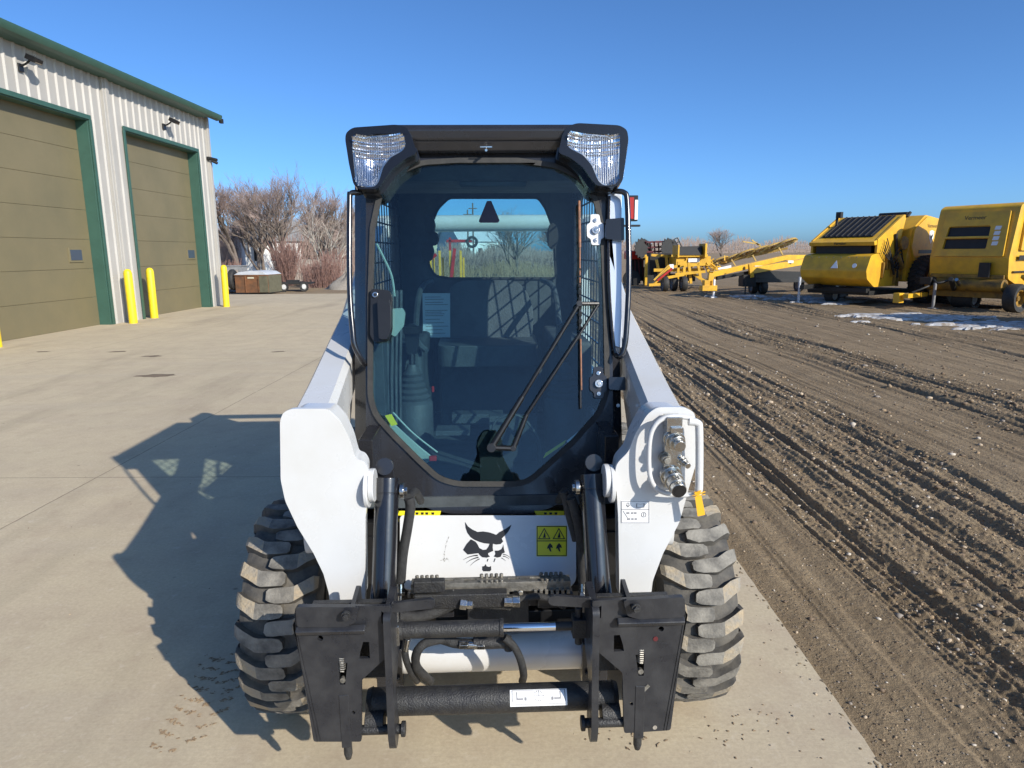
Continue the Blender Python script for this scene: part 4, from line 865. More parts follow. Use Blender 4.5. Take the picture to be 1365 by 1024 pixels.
# dried mud left by the tyres on the slab: thin crumbs in tread bars
M['mudcr'] = mat('dried_mud', (.27, .19, .115), .95, var=.35, vs=30, bump=.5, bs=120)
b = MB()
def vn2(a, c): return .5+.5*math.sin(a*1.3+math.sin(c*.9)*2)*math.cos(c*1.1+math.sin(a*.7))
def mudpatch(cx, cy, rx, ry, rot, n=12):
    ps = [];
    for i in range(n):
        a = 2*math.pi*i/n; k = random.uniform(.65, 1.25); x = rx*k*math.cos(a); y = ry*k*math.sin(a); ps.append((cx+x*math.cos(rot)-y*math.sin(rot), cy+x*math.sin(rot)+y*math.cos(rot)))
    b.add([(x, y, .0012) for x, y in ps]+[(cx, cy, .004)], [(i, (i+1) % n, n) for i in range(n)])
a_, b_ = P(235, 1000, Z=0), P(300, 880, Z=0)
for k in range(9):
    t = k/8; cx, cy = a_.x+(b_.x-a_.x)*t, a_.y+(b_.y-a_.y)*t
    for sd_ in (-1, 1):
        for q_ in range(34):
            u = random.uniform(0, 1); x = cx+sd_*u*.10+(0 if sd_ < 0 else .01); y = cy+(.045 if sd_ > 0 else 0)+.035*u*u+random.gauss(0, .006)
            if vn2(x*40, y*40) > .25: mudpatch(x, y, random.uniform(.002, .009), random.uniform(.0015, .004), random.gauss(.1, .3), 7)
for i in range(34):
    lx = P(random.gauss(985, 28), random.gauss(968, 14), Z=0); mudpatch(lx.x, lx.y, random.uniform(.002, .009), random.uniform(.002, .005), random.uniform(0, 3), 8)
for i in range(20):
    lx = P(random.gauss(850, 22), random.gauss(985, 9), Z=0); mudpatch(lx.x, lx.y, random.uniform(.003, .013), random.uniform(.002, .005), random.uniform(0, 3), 8)
b.build('dried_mud', 'mudcr', kind='stuff')
M['spill'] = mat('spilled_soil', (.25, .185, .11), .95, var=.35, vs=30, bump=.6, bs=90)
b = MB()
for i in range(260):
    l2_ = random.uniform(.2, 9); s2_ = -abs(random.gauss(0, .022)); e_ = edge(s2_, l2_); mudpatch(e_[0], e_[1], random.uniform(.003, .014), random.uniform(.002, .007), ED+math.pi/2+random.gauss(0, .3), 9)
b.build('spilled_soil', 'spill', kind='stuff')
# round drain covers / oil stains set in the slab
b = MB()
for (x, y, r_) in ((210, 501, .28), (155, 469, .17), (203, 475, .16), (370, 469, .13), (57, 469, .12)):
    c = P(x, y, Z=0); mudpatch(c.x, c.y, r_, r_*.55, .1, 16)
M['stain'] = mat('oil_stain', (.20, .15, .10), .9, var=.3, vs=10)
o = b.build('oil_stains', 'stain', kind='stuff')
# snow crust left in the shade of the machines: many thin ragged scraps
b = MB()
for (x, y, rx, ry, k_) in ((1195, 421, 1.3, .35, 60), (1245, 424, 1.7, .4, 80), (1320, 432, 1.3, .3, 60), (1060, 398, 1.6, .6, 40), (1010, 395, 1.2, .4, 30), (1105, 402, 1.3, .4, 30), (1360, 436, 1.2, .3, 40)):
    c = P(x, y, Z=0)
    for q_ in range(int(k_*.6)):
        px_, py_ = c.x+random.gauss(0, rx*.5), c.y+random.gauss(0, ry*.7); rr_ = random.uniform(.05, .30)*(1.3-min(1, abs(px_-c.x)/rx)*.6); n = 11; ps = []
        for i in range(n): a = 2*math.pi*i/n; k = random.uniform(.5, 1.2); ps.append((px_+rr_*1.7*k*math.cos(a), py_+rr_*.7*k*math.sin(a)))
        z_ = random.uniform(.012, .035)
        b.add([(x_, y_, -.03) for x_, y_ in ps]+[(px_+(x_-px_)*.7, py_+(y_-py_)*.7, z_) for x_, y_ in ps], [(i, (i+1) % n, n+(i+1) % n, n+i) for i in range(n)]+[tuple(range(n, 2*n))])
b.build('snow_patches', 'snow', kind='stuff')
# ================================================================== workshop building
BA = math.atan(.06); BL = thing('workshop_building', 'long beige ribbed metal workshop with green trim and two tall overhead doors', 'building', (-9.28, 18, 0), -BA)
# local frame: +x out of the wall towards the yard, +y along the wall away from the camera
def bp(mb, name, mt, parent=None, **k): return mb.build(name, mt, parent or BL, **k)
M['siding'] = mat('beige_siding', (.405, .385, .35), .5, var=.1, vs=.8)
M['odoor'] = mat('olive_door', (.175, .145, .078), .5, col2=(.145, .125, .07), vs=.7, rv=.05)
D1 = (-6.2, -.75); D2 = (.72, 4.62); YE = 5.42; DT = 4.82; EZ = 5.98
b = MB()
def ribs(y0, y1, z0, z1, x=0.):
    """ribbed sheet: profile swept upward, real ridges"""
    p = []; y = y0; pitch = .305
    while y < y1-.01:
        a = min(y+.20, y1); p += [(x, y), (x, a)]
        if a < y1: p += [(x+.034, min(a+.03, y1)), (x+.034, min(a+.065, y1)), (x, min(a+.095, y1))]
        y += pitch
    q = [p[0]]
    for c in p[1:]:
        if c[1] > q[-1][1]+1e-4: q.append(c)
    n = len(q); b.add([(c[0], c[1], z0) for c in q]+[(c[0], c[1], z1) for c in q], [(i, i+1, n+i+1, n+i) for i in range(n-1)])
ribs(-8.2, -6.2, 0, EZ); ribs(-6.2, -.75, DT, EZ); ribs(-.75+.0, .72, 0, EZ); ribs(.72, 4.62, DT, EZ); ribs(4.62, YE, 0, EZ)
b.box((-6.05, -1.4, EZ/2), (.05, 13.6, EZ)); b.box((-3.05, YE-.03, EZ/2), (6, .05, EZ)); b.box((-3.05, -8.2, EZ/2), (6, .05, EZ))
bp(b, 'wall', 'siding', ang=15)
b = MB(); b.box((.03, .02, EZ/2+.02), (.09, .26, EZ-.05)); b.box((.05, .02, EZ/2), (.1, .1, EZ-.1)); bp(b, 'downpipe', 'siding', bev=.01)
b = MB(); b.box((.03, YE+.02, EZ/2), (.10, .14, EZ)); bp(b, 'corner_trim', 'siding', bev=.01)
b = MB(); b.add([(.42, -8.4, EZ-.02), (.42, YE+.14, EZ-.02), (-6.4, YE+.14, EZ+.75), (-6.4, -8.4, EZ+.75), (.42, -8.4, EZ+.06), (.42, YE+.14, EZ+.06), (-6.4, YE+.14, EZ+.83), (-6.4, -8.4, EZ+.83)], [(0, 1, 2, 3), (4, 7, 6, 5), (0, 4, 5, 1), (1, 5, 6, 2), (2, 6, 7, 3), (3, 7, 4, 0)])
rf = bp(b, 'roof', 'green')
b = MB(); b.prism([(.30, EZ-.08), (.44, EZ-.06), (.50, EZ+.03), (.50, EZ+.09), (.34, EZ+.09)], -8.42, YE+.17, frameM((0, 0, 0), (1, 0, 0), (0, 0, 1)) @ Matrix.Scale(-1, 4, (0, 0, 1))); bp(b, 'gutter', 'green', rf, bev=.008)
b = MB(); b.box((.15, -1.7, EZ-.07), (.32, 13.2, .02)); bp(b, 'soffit', 'green', rf)
for (a0, a1) in (D1, D2):
    b = MB(); n = 7; ph = DT/n
    for i in range(n):
        z = i*ph
        b.box((-.30, (a0+a1)/2, z+ph/2), (.05, a1-a0, ph-.005))
        for k in range(0): b.box((-.272, (a0+a1)/2, z+ph*(.2+.2*k)), (.006, a1-a0-.02, .014))
    dr = bp(b, 'overhead_door', 'odoor', bev=.004)
    wys = [a1-.62] if a1 < 0 else [a0+.30, a1-.42]
    for wy in wys:
        b = MB(); b.box((-.268, wy, 1.70), (.03, .50, .34)); wf = bp(b, 'window_frame', 'odoor', dr, bev=.004)
        b = MB(); b.box((-.252, wy, 1.70), (.012, .40, .24)); bp(b, 'window', 'bluepane', wf)
    b = MB(); tw = .20
    b.box((-.13, a1+.00, DT/2), (.29, .05, DT)); b.box((-.13, a0-.0, DT/2), (.29, .05, DT)); b.box((-.13, (a0+a1)/2, DT+.0), (.29, a1-a0, .05))
    b.box((.045, a1+.09, DT/2), (.02, tw, DT)) if False else None
    b.box((.04, (a0+a1)/2, DT+.05), (.03, a1-a0+.16, .10)); b.box((.04, a1+.05, DT/2), (.03, .09, DT)); b.box((.04, a0-.05, DT/2), (.03, .09, DT))
    b.box((-.29, a1-.1, DT/2), (.02, .19, DT))
    bp(b, 'door_trim', 'green', bev=.004)
for ly, lz in ((-2.8, 5.50), (2.75, 5.30)):
    b = MB(); b.box((.02, ly, lz-.05), (.06, .14, .16)); b.tube([(.04, ly, lz-.02), (.15, ly, lz+.02), (.24, ly, lz+.08)], .022, 8, 4); b.box((.33, ly, lz+.10), (.20, .26, .10), rot=Matrix.Rotation(R(28), 3, 'Y'))
    wl = bp(b, 'wall_lamp', 'blackp', bev=.012); b = MB(); b.box((.352, ly, lz+.052), (.14, .19, .02), rot=Matrix.Rotation(R(28), 3, 'Y')); bp(b, 'lamp_glass', 'steel', wl)
b = MB(); b.box((.05, YE-.1, 4.72), (.08, .1, .1)); b.cyl((.1, YE-.1, 4.72), (.34, YE-.14, 4.66), .05, 12); b.cyl((.06, YE+.05, 4.68), (.2, YE+.2, 4.6), .045, 12); bp(b, 'security_camera', 'dark', bev=.005)
b = MB(); b.box((.36, YE+.38, EZ-.04), (.1, .14, .14)); b.cyl((.3, YE+.42, EZ+.1), (.3, YE+.42, EZ+.0), .04, 10); bp(b, 'roof_camera', 'dark', bev=.005)
# bollards
b = MB(); T = Matrix.Identity(4); b.lathe([(.0001, 1.35), (.05, 1.34), (.085, 1.30), (.10, 1.24), (.10, 0)], T, 24, closed=False)
bol = b.build('bollard', 'yline'); first = True
for (x, y, lb) in ((178, 431, 'yellow steel bollard right of the nearer overhead door, left one of the pair'), (206, 424, 'yellow steel bollard by the farther overhead door, right one of the pair'), (302, 409, 'yellow steel bollard at the far corner of the workshop'), (-5, 463, 'yellow steel bollard cut off by the left edge of the photo')):
    c = P(x, y, Z=0); o = bol if first else bol.copy()
    if not first: COL.objects.link(o)
    first = False; o.location = (c.x, c.y, 0); o.rotation_euler = (R(random.uniform(-.8, .8)), R(random.uniform(-.8, .8)), random.uniform(0, 6)); tag(o, lb, 'bollard', 'yellow bollards guarding the workshop doors')
# ================================================================== bare trees and brush
def grow(mb_w, mb_t, rng_, p, d, L_, r_, lvl, maxl, spread, up):
    if r_ < .0035 or lvl > maxl: return
    segs = 3 if lvl < maxl-1 else 2; pts = [p.copy()]; q = p.copy(); dd = d.copy()
    for i in range(segs):
        dd = (dd+Vector((rng_.gauss(0, .10), rng_.gauss(0, .10), rng_.gauss(0, .07)+up))).normalized(); q = q+dd*L_/segs; pts.append(q.copy())
    tgt = mb_w if lvl < maxl-2 else mb_t
    n = 6 if lvl < 2 else (4 if lvl < maxl-2 else 3)
    tgt.tube(pts, [r_*(1-.3*i/segs) for i in range(segs+1)], n)
    nb = rng_.choice((2, 3, 3)) if lvl < maxl-2 else rng_.choice((3, 4, 4))
    for i in range(nb):
        t = rng_.uniform(.45, 1) if i else 1; k = min(int(t*segs), segs-1); base = pts[k].lerp(pts[k+1], t*segs-k)
        ax = Vector((rng_.gauss(0, 1), rng_.gauss(0, 1), rng_.gauss(0, .4))).normalized(); nd = (dd+ax*spread*rng_.uniform(.55, 1.25)).normalized()
        grow(mb_w, mb_t, rng_, base, nd, L_*rng_.uniform(.66, .84), r_*(.66 if lvl < 2 else .60), lvl+1, maxl, spread, up)
def make_tree(name, seed, H_, stems, maxl, wood, twig, spread=.55, up=.03, r0=.2):
    rg = random.Random(seed); bw, bt = MB(), MB(); base = H_*.235
    for i in range(stems):
        a = rg.uniform(0, 6.28)+i*2.4; lean = (.12+.28*(stems > 1))*rg.uniform(.5, 1.2)
        grow(bw, bt, rg, Vector((math.cos(a)*.12*(stems > 1), math.sin(a)*.12*(stems > 1), -.1)), Vector((math.cos(a)*lean, math.sin(a)*lean, 1)).normalized(), base, r0/(1 if stems == 1 else stems**.5), 0, maxl, spread, up)
    top = max(v[2] for v in bt.v); k = H_/top
    for q in (bw, bt): q.v = [(v[0]*k, v[1]*k, v[2]*k) for v in q.v]
    o = thing(name, 'x', 'tree'); bw.build('trunk', wood, o, ang=60); bt.build('crown', twig, o, ang=60); return o
TREES = 'bare deciduous trees beyond the yard'
def put(t, x, Y, lb, rz=0., s=1., first=False, grp=TREES, base=-.09):
    o = t if first else copy_thing(t); p = P(x, 380, Y); o.location = (p.x, Y, base); o.rotation_euler = (0, 0, rz); o.scale = (s, s, s); o['label'] = lb; o['group'] = grp; return o
t1 = make_tree('bare_tree', 3, 8.6, 5, 7, 'bark', 'twig', .50, .02, .22)
t2 = make_tree('bare_tree', 11, 8.0, 1, 7, 'bark', 'twig', .52, .03, .2)
t3 = make_tree('pale_tree', 23, 6.2, 3, 7, 'birch', 'birchtwig', .50, .03, .13)
t4 = make_tree('bare_tree', 31, 9., 2, 7, 'bark', 'twig', .58, .03, .22)
put(t1, 388, 46, 'widest bare tree with spreading multi-stemmed crown behind the rusty container and trailer', .4, .90, True)
put(t2, 318, 42, 'dark single-trunked bare tree just right of the workshop, behind the container', .2, .74, True)
put(t3, 438, 44, 'pale-barked bare tree beside the left grab bar of the loader', 1.2, .80, True)
put(t4, 345, 58, 'bare tree showing between the dark single-trunked tree and the widest tree', 1.0, .76, True)
put(t4, 280, 62, 'bare tree half hidden behind the far corner of the workshop', 2.2, .8)
put(t1, 420, 66, 'tall bare tree behind the pale-barked tree', 2.9, .78)
put(t1, 352, 55, 'bare tree with a low wide crown behind the yellow bollard and container', 2.2, .92)
put(t1, 425, 52, 'bare tree standing between the widest tree and the pale-barked tree', 4.1, .86)
put(t2, 455, 60, 'bare tree partly hidden by the left side of the loader cab', 3.1, .74)
put(t1, 690, 52, 'broad bare tree seen in the middle of the cab rear window', 1.7, .62)
put(t4, 740, 60, 'bare tree at the right edge of the cab rear window', .3, .62)
put(t1, 960, 190, 'small lone bare tree on the horizon above the yellow trailers', 1.3, 1.0)
def brush(name, x0, x1, y0, y1, n, hmin, hmax, mt, seed, xf=None):
    rg = random.Random(seed); b = MB()
    for i in range(n):
        Y = rg.uniform(y0, y1); px_ = rg.uniform(x0, x1); c = P(px_, 380, Y); x = c.x; h_ = rg.uniform(hmin, hmax)*(.75+.5*vn(px_*.05)); w_ = .010*Y/40
        lx, ly = rg.gauss(0, .22), rg.gauss(0, .22); p = Vector((x, Y, -.1)); 
        for k in range(4):
            q = p+Vector((lx*h_*.25+rg.gauss(0, .04), ly*h_*.25, h_*.25)); b.add([(p.x-w_, p.y, p.z), (p.x+w_, p.y, p.z), (q.x+w_*.8, q.y, q.z), (q.x-w_*.8, q.y, q.z), (p.x, p.y+w_, p.z), (q.x, q.y+w_, q.z)], [(0, 1, 2, 3), (1, 4, 5, 2), (4, 0, 3, 5)])
            if k:
                for j in range(3):
                    e = p+Vector((rg.gauss(0, .35), rg.gauss(0, .35), rg.uniform(.2, .6)))*h_*.3; b.add([(p.x-w_*.6, p.y, p.z), (p.x+w_*.6, p.y, p.z), (e.x, e.y, e.z), (p.x, p.y+w_, p.z)], [(0, 1, 2), (1, 3, 2)])
            p = q
    o = b.build(name, mt, kind='stuff'); return o
def vn(t): return .5+.5*math.sin(t*1.7+1.3*math.sin(t*.63))
brush('far_woods', 285, 480, 60, 76, 3300, 2.2, 4.0, 'twig', 5)
brush('far_woods', 540, 780, 70, 90, 2600, 1.4, 2.5, 'twig', 6)
brush('horizon_woods', 820, 1365, 330, 420, 2600, 4, 7.5, 'haztwig', 8)
brush('red_shrubs', 405, 452, 36, 39, 420, .9, 1.7, 'redtwig', 9)
brush('red_shrubs', 371, 392, 39, 41, 330, 1.3, 2.4, 'redtwig', 10)
brush('red_shrubs', 303, 318, 38, 40, 120, .6, 1.3, 'redtwig', 12)
brush('dry_weeds', 540, 780, 45, 60, 1200, .4, 1.1, 'weed', 13)
# ================================================================== things at the far left
c = P(346, 391, 31.5)
bx = thing('waste_container', 'rusty brown steel waste container with a pale domed cover, right of the workshop corner', 'container', (c.x, 31.5, -.09), R(-8)); bx.scale = (.78, .8, .58)
b = MB(); b.box((0, 0, .82), (1.95, 1.7, 1.35)); b.box((0, -.86, 1.45), (1.99, .05, .08)); b.box((-.35, -.87, .8), (.06, .05, 1.3)); b.box((.42, -.87, .8), (.06, .05, 1.3)); b.build('body', 'rust', bx, bev=.01)
b = MB(); b.box((.72, -.865, .8), (.5, .03, 1.25)); b.box((.99, 0, .8), (.03, 1.6, 1.3)); b.build('side_panel', 'olivebox', bx)
b = MB(); b.prism([(-1., 0), (-.7, .2), (0, .30), (.7, .24), (1., 0)], -.9, .9, frameM((0, 0, 1.50), (1, 0, 0), (0, 0, 1))); b.build('cover', 'cover', bx, bev=.02)
b = MB(); b.box((-.02, -.868, 1.27), (.38, .012, .12)); b.build('label_plate', 'paleyel', bx)
c = P(312, 391, 33)
gx = thing('utility_box', 'grey metal utility box between the workshop corner and the rusty container', 'box', (c.x, 33, -.09)); b = MB(); b.box((0, 0, .62), (1.1, 1., 1.15)); b.box((0, 0, 1.22), (1.16, 1.06, .05)); b.build('body', 'shingle', gx, bev=.01)
b = MB(); b.box((0, -.51, .6), (.9, .02, .9)); b.build('door', 'fence', gx, bev=.005)
c = P(318.5, 391, 31.8); b = MB(); b.lathe([(.22, .1), (.40, .12), (.46, .06), (.46, -.06), (.40, -.12), (.22, -.1)], frameM((c.x, 31.2, .56), (0, 1, 0), (0, 0, 1)), 24)
tag(b.build('spare_tyre', 'rubber', bev=.01), 'dark old tyre standing against the left side of the rusty container', 'tyre')
# car-hauler trailer
c = P(396, 390, 33.5); tr = thing('flatbed_trailer', 'low dark flatbed trailer with white wheels parked in front of the red shrubs', 'trailer', (c.x, 33.5, -.09), R(6)); tr.scale = (.62, .8, .72)
b = MB(); b.box((0, 0, .52), (2.5, 1.7, .08)); b.box((0, -.86, .56), (2.5, .05, .14)); b.box((-1.6, 0, .48), (1.0, .08, .08)); b.box((1.2, -.6, .62), (.06, .06, .3)); b.box((-.3, .2, .64), (.9, .5, .16)); b.build('deck', 'dark', tr, bev=.01)
for x in (-.72, .75):
    for s in (-1,):
        b = MB(); b.lathe([(.2, .08), (.31, .09), (.33, .04), (.33, -.06), (.2, -.08)], frameM((x, -.98, .33), (1, 0, 0), (0, 0, 1)), 20); wv = b.build('wheel', 'rubber', tr); b = MB(); b.cyl((x, -1.0, .33), (x, -1.06, .33), .2, 16, r2=.15); b.build('rim', 'rim', wv)
b = MB(); b.cyl((-1.75, -.3, .55), (-1.75, -.42, .55), .3, 20); b.build('winch_drum', 'fence', tr, bev=.02)
# gravel heap, fence, far houses
def heap(name, x, Y, rx, ry, hz, mt, lb, cat):
    c = P(x, 388, Y); rg = random.Random(4); n = 30; vs = []; fs = []
    for j in range(9):
        t = j/8
        for i in range(n): a = 2*math.pi*i/n; k = 1+.12*math.sin(3*a+j)+rg.uniform(-.04, .04); vs.append((rx*(1-t)*k*math.cos(a), ry*(1-t)*k*math.sin(a), hz*(t**.9)*(1-.15*math.sin(a*2))))
    for j in range(8):
        for i in range(n): fs.append((j*n+i, j*n+(i+1) % n, (j+1)*n+(i+1) % n, (j+1)*n+i))
    b = MB(); b.add(vs, fs); o = b.build(name, mt, ang=80); o.location = (c.x, Y, -.1); return tag(o, lb, cat)
heap('gravel_heap', 463, 35, 1.2, 1.0, .75, 'gravel', 'grey gravel heap just left of the loader cab pillar', 'gravel heap')
c0, c1 = P(392, 380, 44), P(472, 380, 43)
fn = thing('board_fence', 'weathered pale board fence behind the red shrubs', 'fence', (c0.x, 44, -.09)); b = MB(); L_ = c1.x-c0.x; k = int(L_/.16)
for i in range(k): b.box((i*.16, -i*.16*.25, .72+random.uniform(-.02, .02)), (.14, .025, 1.35))
for z in (.3, 1.1): b.add([(0, .02, z), (L_, .02-L_*.25, z), (L_, .02-L_*.25, z+.08), (0, .02, z+.08)], [(0, 1, 2, 3)])
b.build('boards', 'fence', fn)
b = MB()
for i in range(0, k, 14): b.box((i*.16, .06-i*.16*.25, .75), (.1, .08, 1.5))
b.build('post', 'fence', fn)
def house(x, Y, w_, d_, h_, rz, lb, wall='house', roof='shingle', pitch=.35):
    c = P(x, 380, Y); o = thing('house', lb, 'house', (c.x, Y, -.09), rz)
    b = MB(); b.box((0, 0, h_/2), (w_, d_, h_)); b.prism([(-d_/2, h_), (d_/2, h_), (0, h_+d_*pitch)], -w_/2+.02, w_/2-.02, frameM((0, 0, 0), (0, 1, 0), (0, 0, 1))); b.build('wall', wall, o)
    b = MB(); n = d_*pitch
    for s in (-1, 1): b.add([(-w_/2-.3, s*(d_/2+.3), h_-.12), (w_/2+.3, s*(d_/2+.3), h_-.12), (w_/2+.3, 0, h_+n+.05), (-w_/2-.3, 0, h_+n+.05), (-w_/2-.3, s*(d_/2+.3), h_+.02), (w_/2+.3, s*(d_/2+.3), h_+.02), (w_/2+.3, 0, h_+n+.18), (-w_/2-.3, 0, h_+n+.18)], [(0, 1, 2, 3), (4, 5, 6, 7), (0, 1, 5, 4), (1, 2, 6, 5), (0, 3, 7, 4)])
    b.build('roof', roof, o)
    for i in range(3):
        b = MB(); b.box((-w_*.3+i*w_*.3, -d_/2-.02, h_*.55), (w_*.1, .05, h_*.3)); b.build('window', 'winglass', o, bev=.005)
    return o
house(360, 62, 4.6, 5, 2.9, .5, 'white house showing through the bare trees behind the rusty container', pitch=.3)
house(398, 72, 5, 5, 2.6, -.3, 'pale yellow house behind the widest bare tree', wall='paleyel')
house(588, 120, 14, 9, 3.4, .1, 'long cream building at the left of the cab rear window', wall='paleyel', roof='fence', pitch=.18)
house(625, 95, 6, 7, 3.2, .5, 'white gabled house seen through the cab rear window', roof='cover', pitch=.4)
house(475, 80, 6, 6, 3, 0, 'light house hidden mostly by the left pillar of the cab', wall='cover')
for x, Y, h_, lb in ((625, 85, 9.4, 'thin wooden utility pole, left of two in the cab rear window'), (632, 82, 10.2, 'thin wooden utility pole, right of two in the cab rear window')):
    c = P(x, 380, Y); o = thing('utility_pole', lb, 'utility pole', (c.x, Y, -.09), group='utility poles behind the cab'); b = MB(); b.cyl((0, 0, 0), (0, 0, h_*.72), .12, 8, r2=.08); b.build('pole', 'bark', o); b = MB(); b.box((0, 0, h_*.66), (1.0, .1, .1)); b.build('crossarm', 'bark', o)
# red and yellow implement behind the loader, seen through the cab rear window
c = P(598, 378, 30); im = thing('folded_implement', 'red and yellow folded farm implement seen in the left of the cab rear window', 'farm implement', (c.x, 30, -.09))
b = MB()
for x in (-.75, -.35, .1, .55): b.box((x, 0, 1.0), (.10, .14, 1.7)); b.box((x+.1, .5, .8), (.08, .1, 1.5))
b.box((0, 0, .5), (1.8, .12, .12)); b.build('frame', 'yellow', im, bev=.01)
b = MB(); b.tube([(-.9, 0, .2), (-.85, 0, 1.3), (-.5, 0, 1.7)], .08, 6, 3); b.box((.2, -.1, 1.2), (.14, .1, 1.5), rot=Matrix.Rotation(R(8), 3, 'Y')); b.box((.5, 0, 2.25), (1.1, .1, .12)); b.box((.1, 0, 2.1), (.1, .1, .6)); b.build('boom', 'red', im, bev=.01)
b = MB(); b.lathe([(.14, .05), (.24, .06), (.26, 0), (.24, -.06), (.14, -.05)], frameM((1.05, -.1, 2.2), (1, 0, 0), (0, 0, 1)), 20); b.build('gauge_wheel', 'rubber', im)
# ================================================================== yellow machinery row at the right
def wheel_at(par, x, y, z, r_, w_, rimm='rim', lugs=True, ax='x'):
    T = frameM((x, y, z), (0, 1, 0), (0, 0, 1)) if ax == 'x' else frameM((x, y, z), (1, 0, 0), (0, 0, 1))
    b = MB(); b.lathe([(r_*.55, w_*.38), (r_*.7, w_*.5), (r_*.92, w_*.5), (r_*.98, w_*.3), (r_*.98, -w_*.3), (r_*.92, -w_*.5), (r_*.7, -w_*.5), (r_*.55, -w_*.38)], T, 40)
    if lugs:
        n = 30
        for i in range(n):
            for s in (-1, 1):
                a = 2*math.pi*(i+.5*(s > 0))/n; ca, sa = math.cos(a), math.sin(a); c2, s2 = math.cos(a+.12), math.sin(a+.12)
                b.add([(r_*.97*math.cos(a-.035), r_*.97*math.sin(a-.035), 0), (r_*.97*math.cos(a+.035), r_*.97*math.sin(a+.035), 0), (r_*1.03*ca, r_*1.03*sa, 0), (r_*.93*math.cos(a+.09), r_*.93*math.sin(a+.09), s*w_*.52), (r_*.93*math.cos(a+.16), r_*.93*math.sin(a+.16), s*w_*.52), (r_*1.0*c2, r_*1.0*s2, s*w_*.50)], [(0, 1, 2), (3, 4, 5), (0, 3, 5, 2), (1, 4, 5, 2), (0, 1, 4, 3)], T)
    wv = b.build('wheel', 'rubber', par, ang=30)
    b = MB(); sg = (1,) if True else ()
    for s in (-1, 1): b.lathe([(r_*.57, s*w_*.40), (r_*.5, s*w_*.36), (r_*.45, s*w_*.15), (r_*.2, s*w_*.10), (r_*.17, s*w_*.28), (.0001, s*w_*.28)], T, 28, closed=False)
    b.build('rim', rimm, wv); return wv
def YB(par, mb, name, mt='yellow', parent=None, bev=.012, **k): return mb.build(name, mt, parent or par, bev=bev, **k)
def jack(par, x, y, h_=.9, mt='cover'):
    b = MB(); b.cyl((x, y, .04), (x, y, h_), .045, 12); b.box((x, y, .03), (.22, .22, .04)); YB(par, b, 'jack_stand', mt, bev=.004)
def shield(par, T, k=1.):
    b = MB(); b.prism([(-.17*k, .2*k), (0, .24*k), (.17*k, .2*k), (.15*k, -.05*k), (0, -.28*k), (-.15*k, -.05*k)], 0, .008, T); o = b.build('emblem', 'decal', par)
    b = MB(); b.prism([(-.10*k, .10*k), (-.02*k, .02*k), (.12*k, .12*k), (.05*k, -.06*k), (0, -.16*k), (-.07*k, -.02*k)], .008, .012, T); b.build('emblem_mark', 'ink', o)
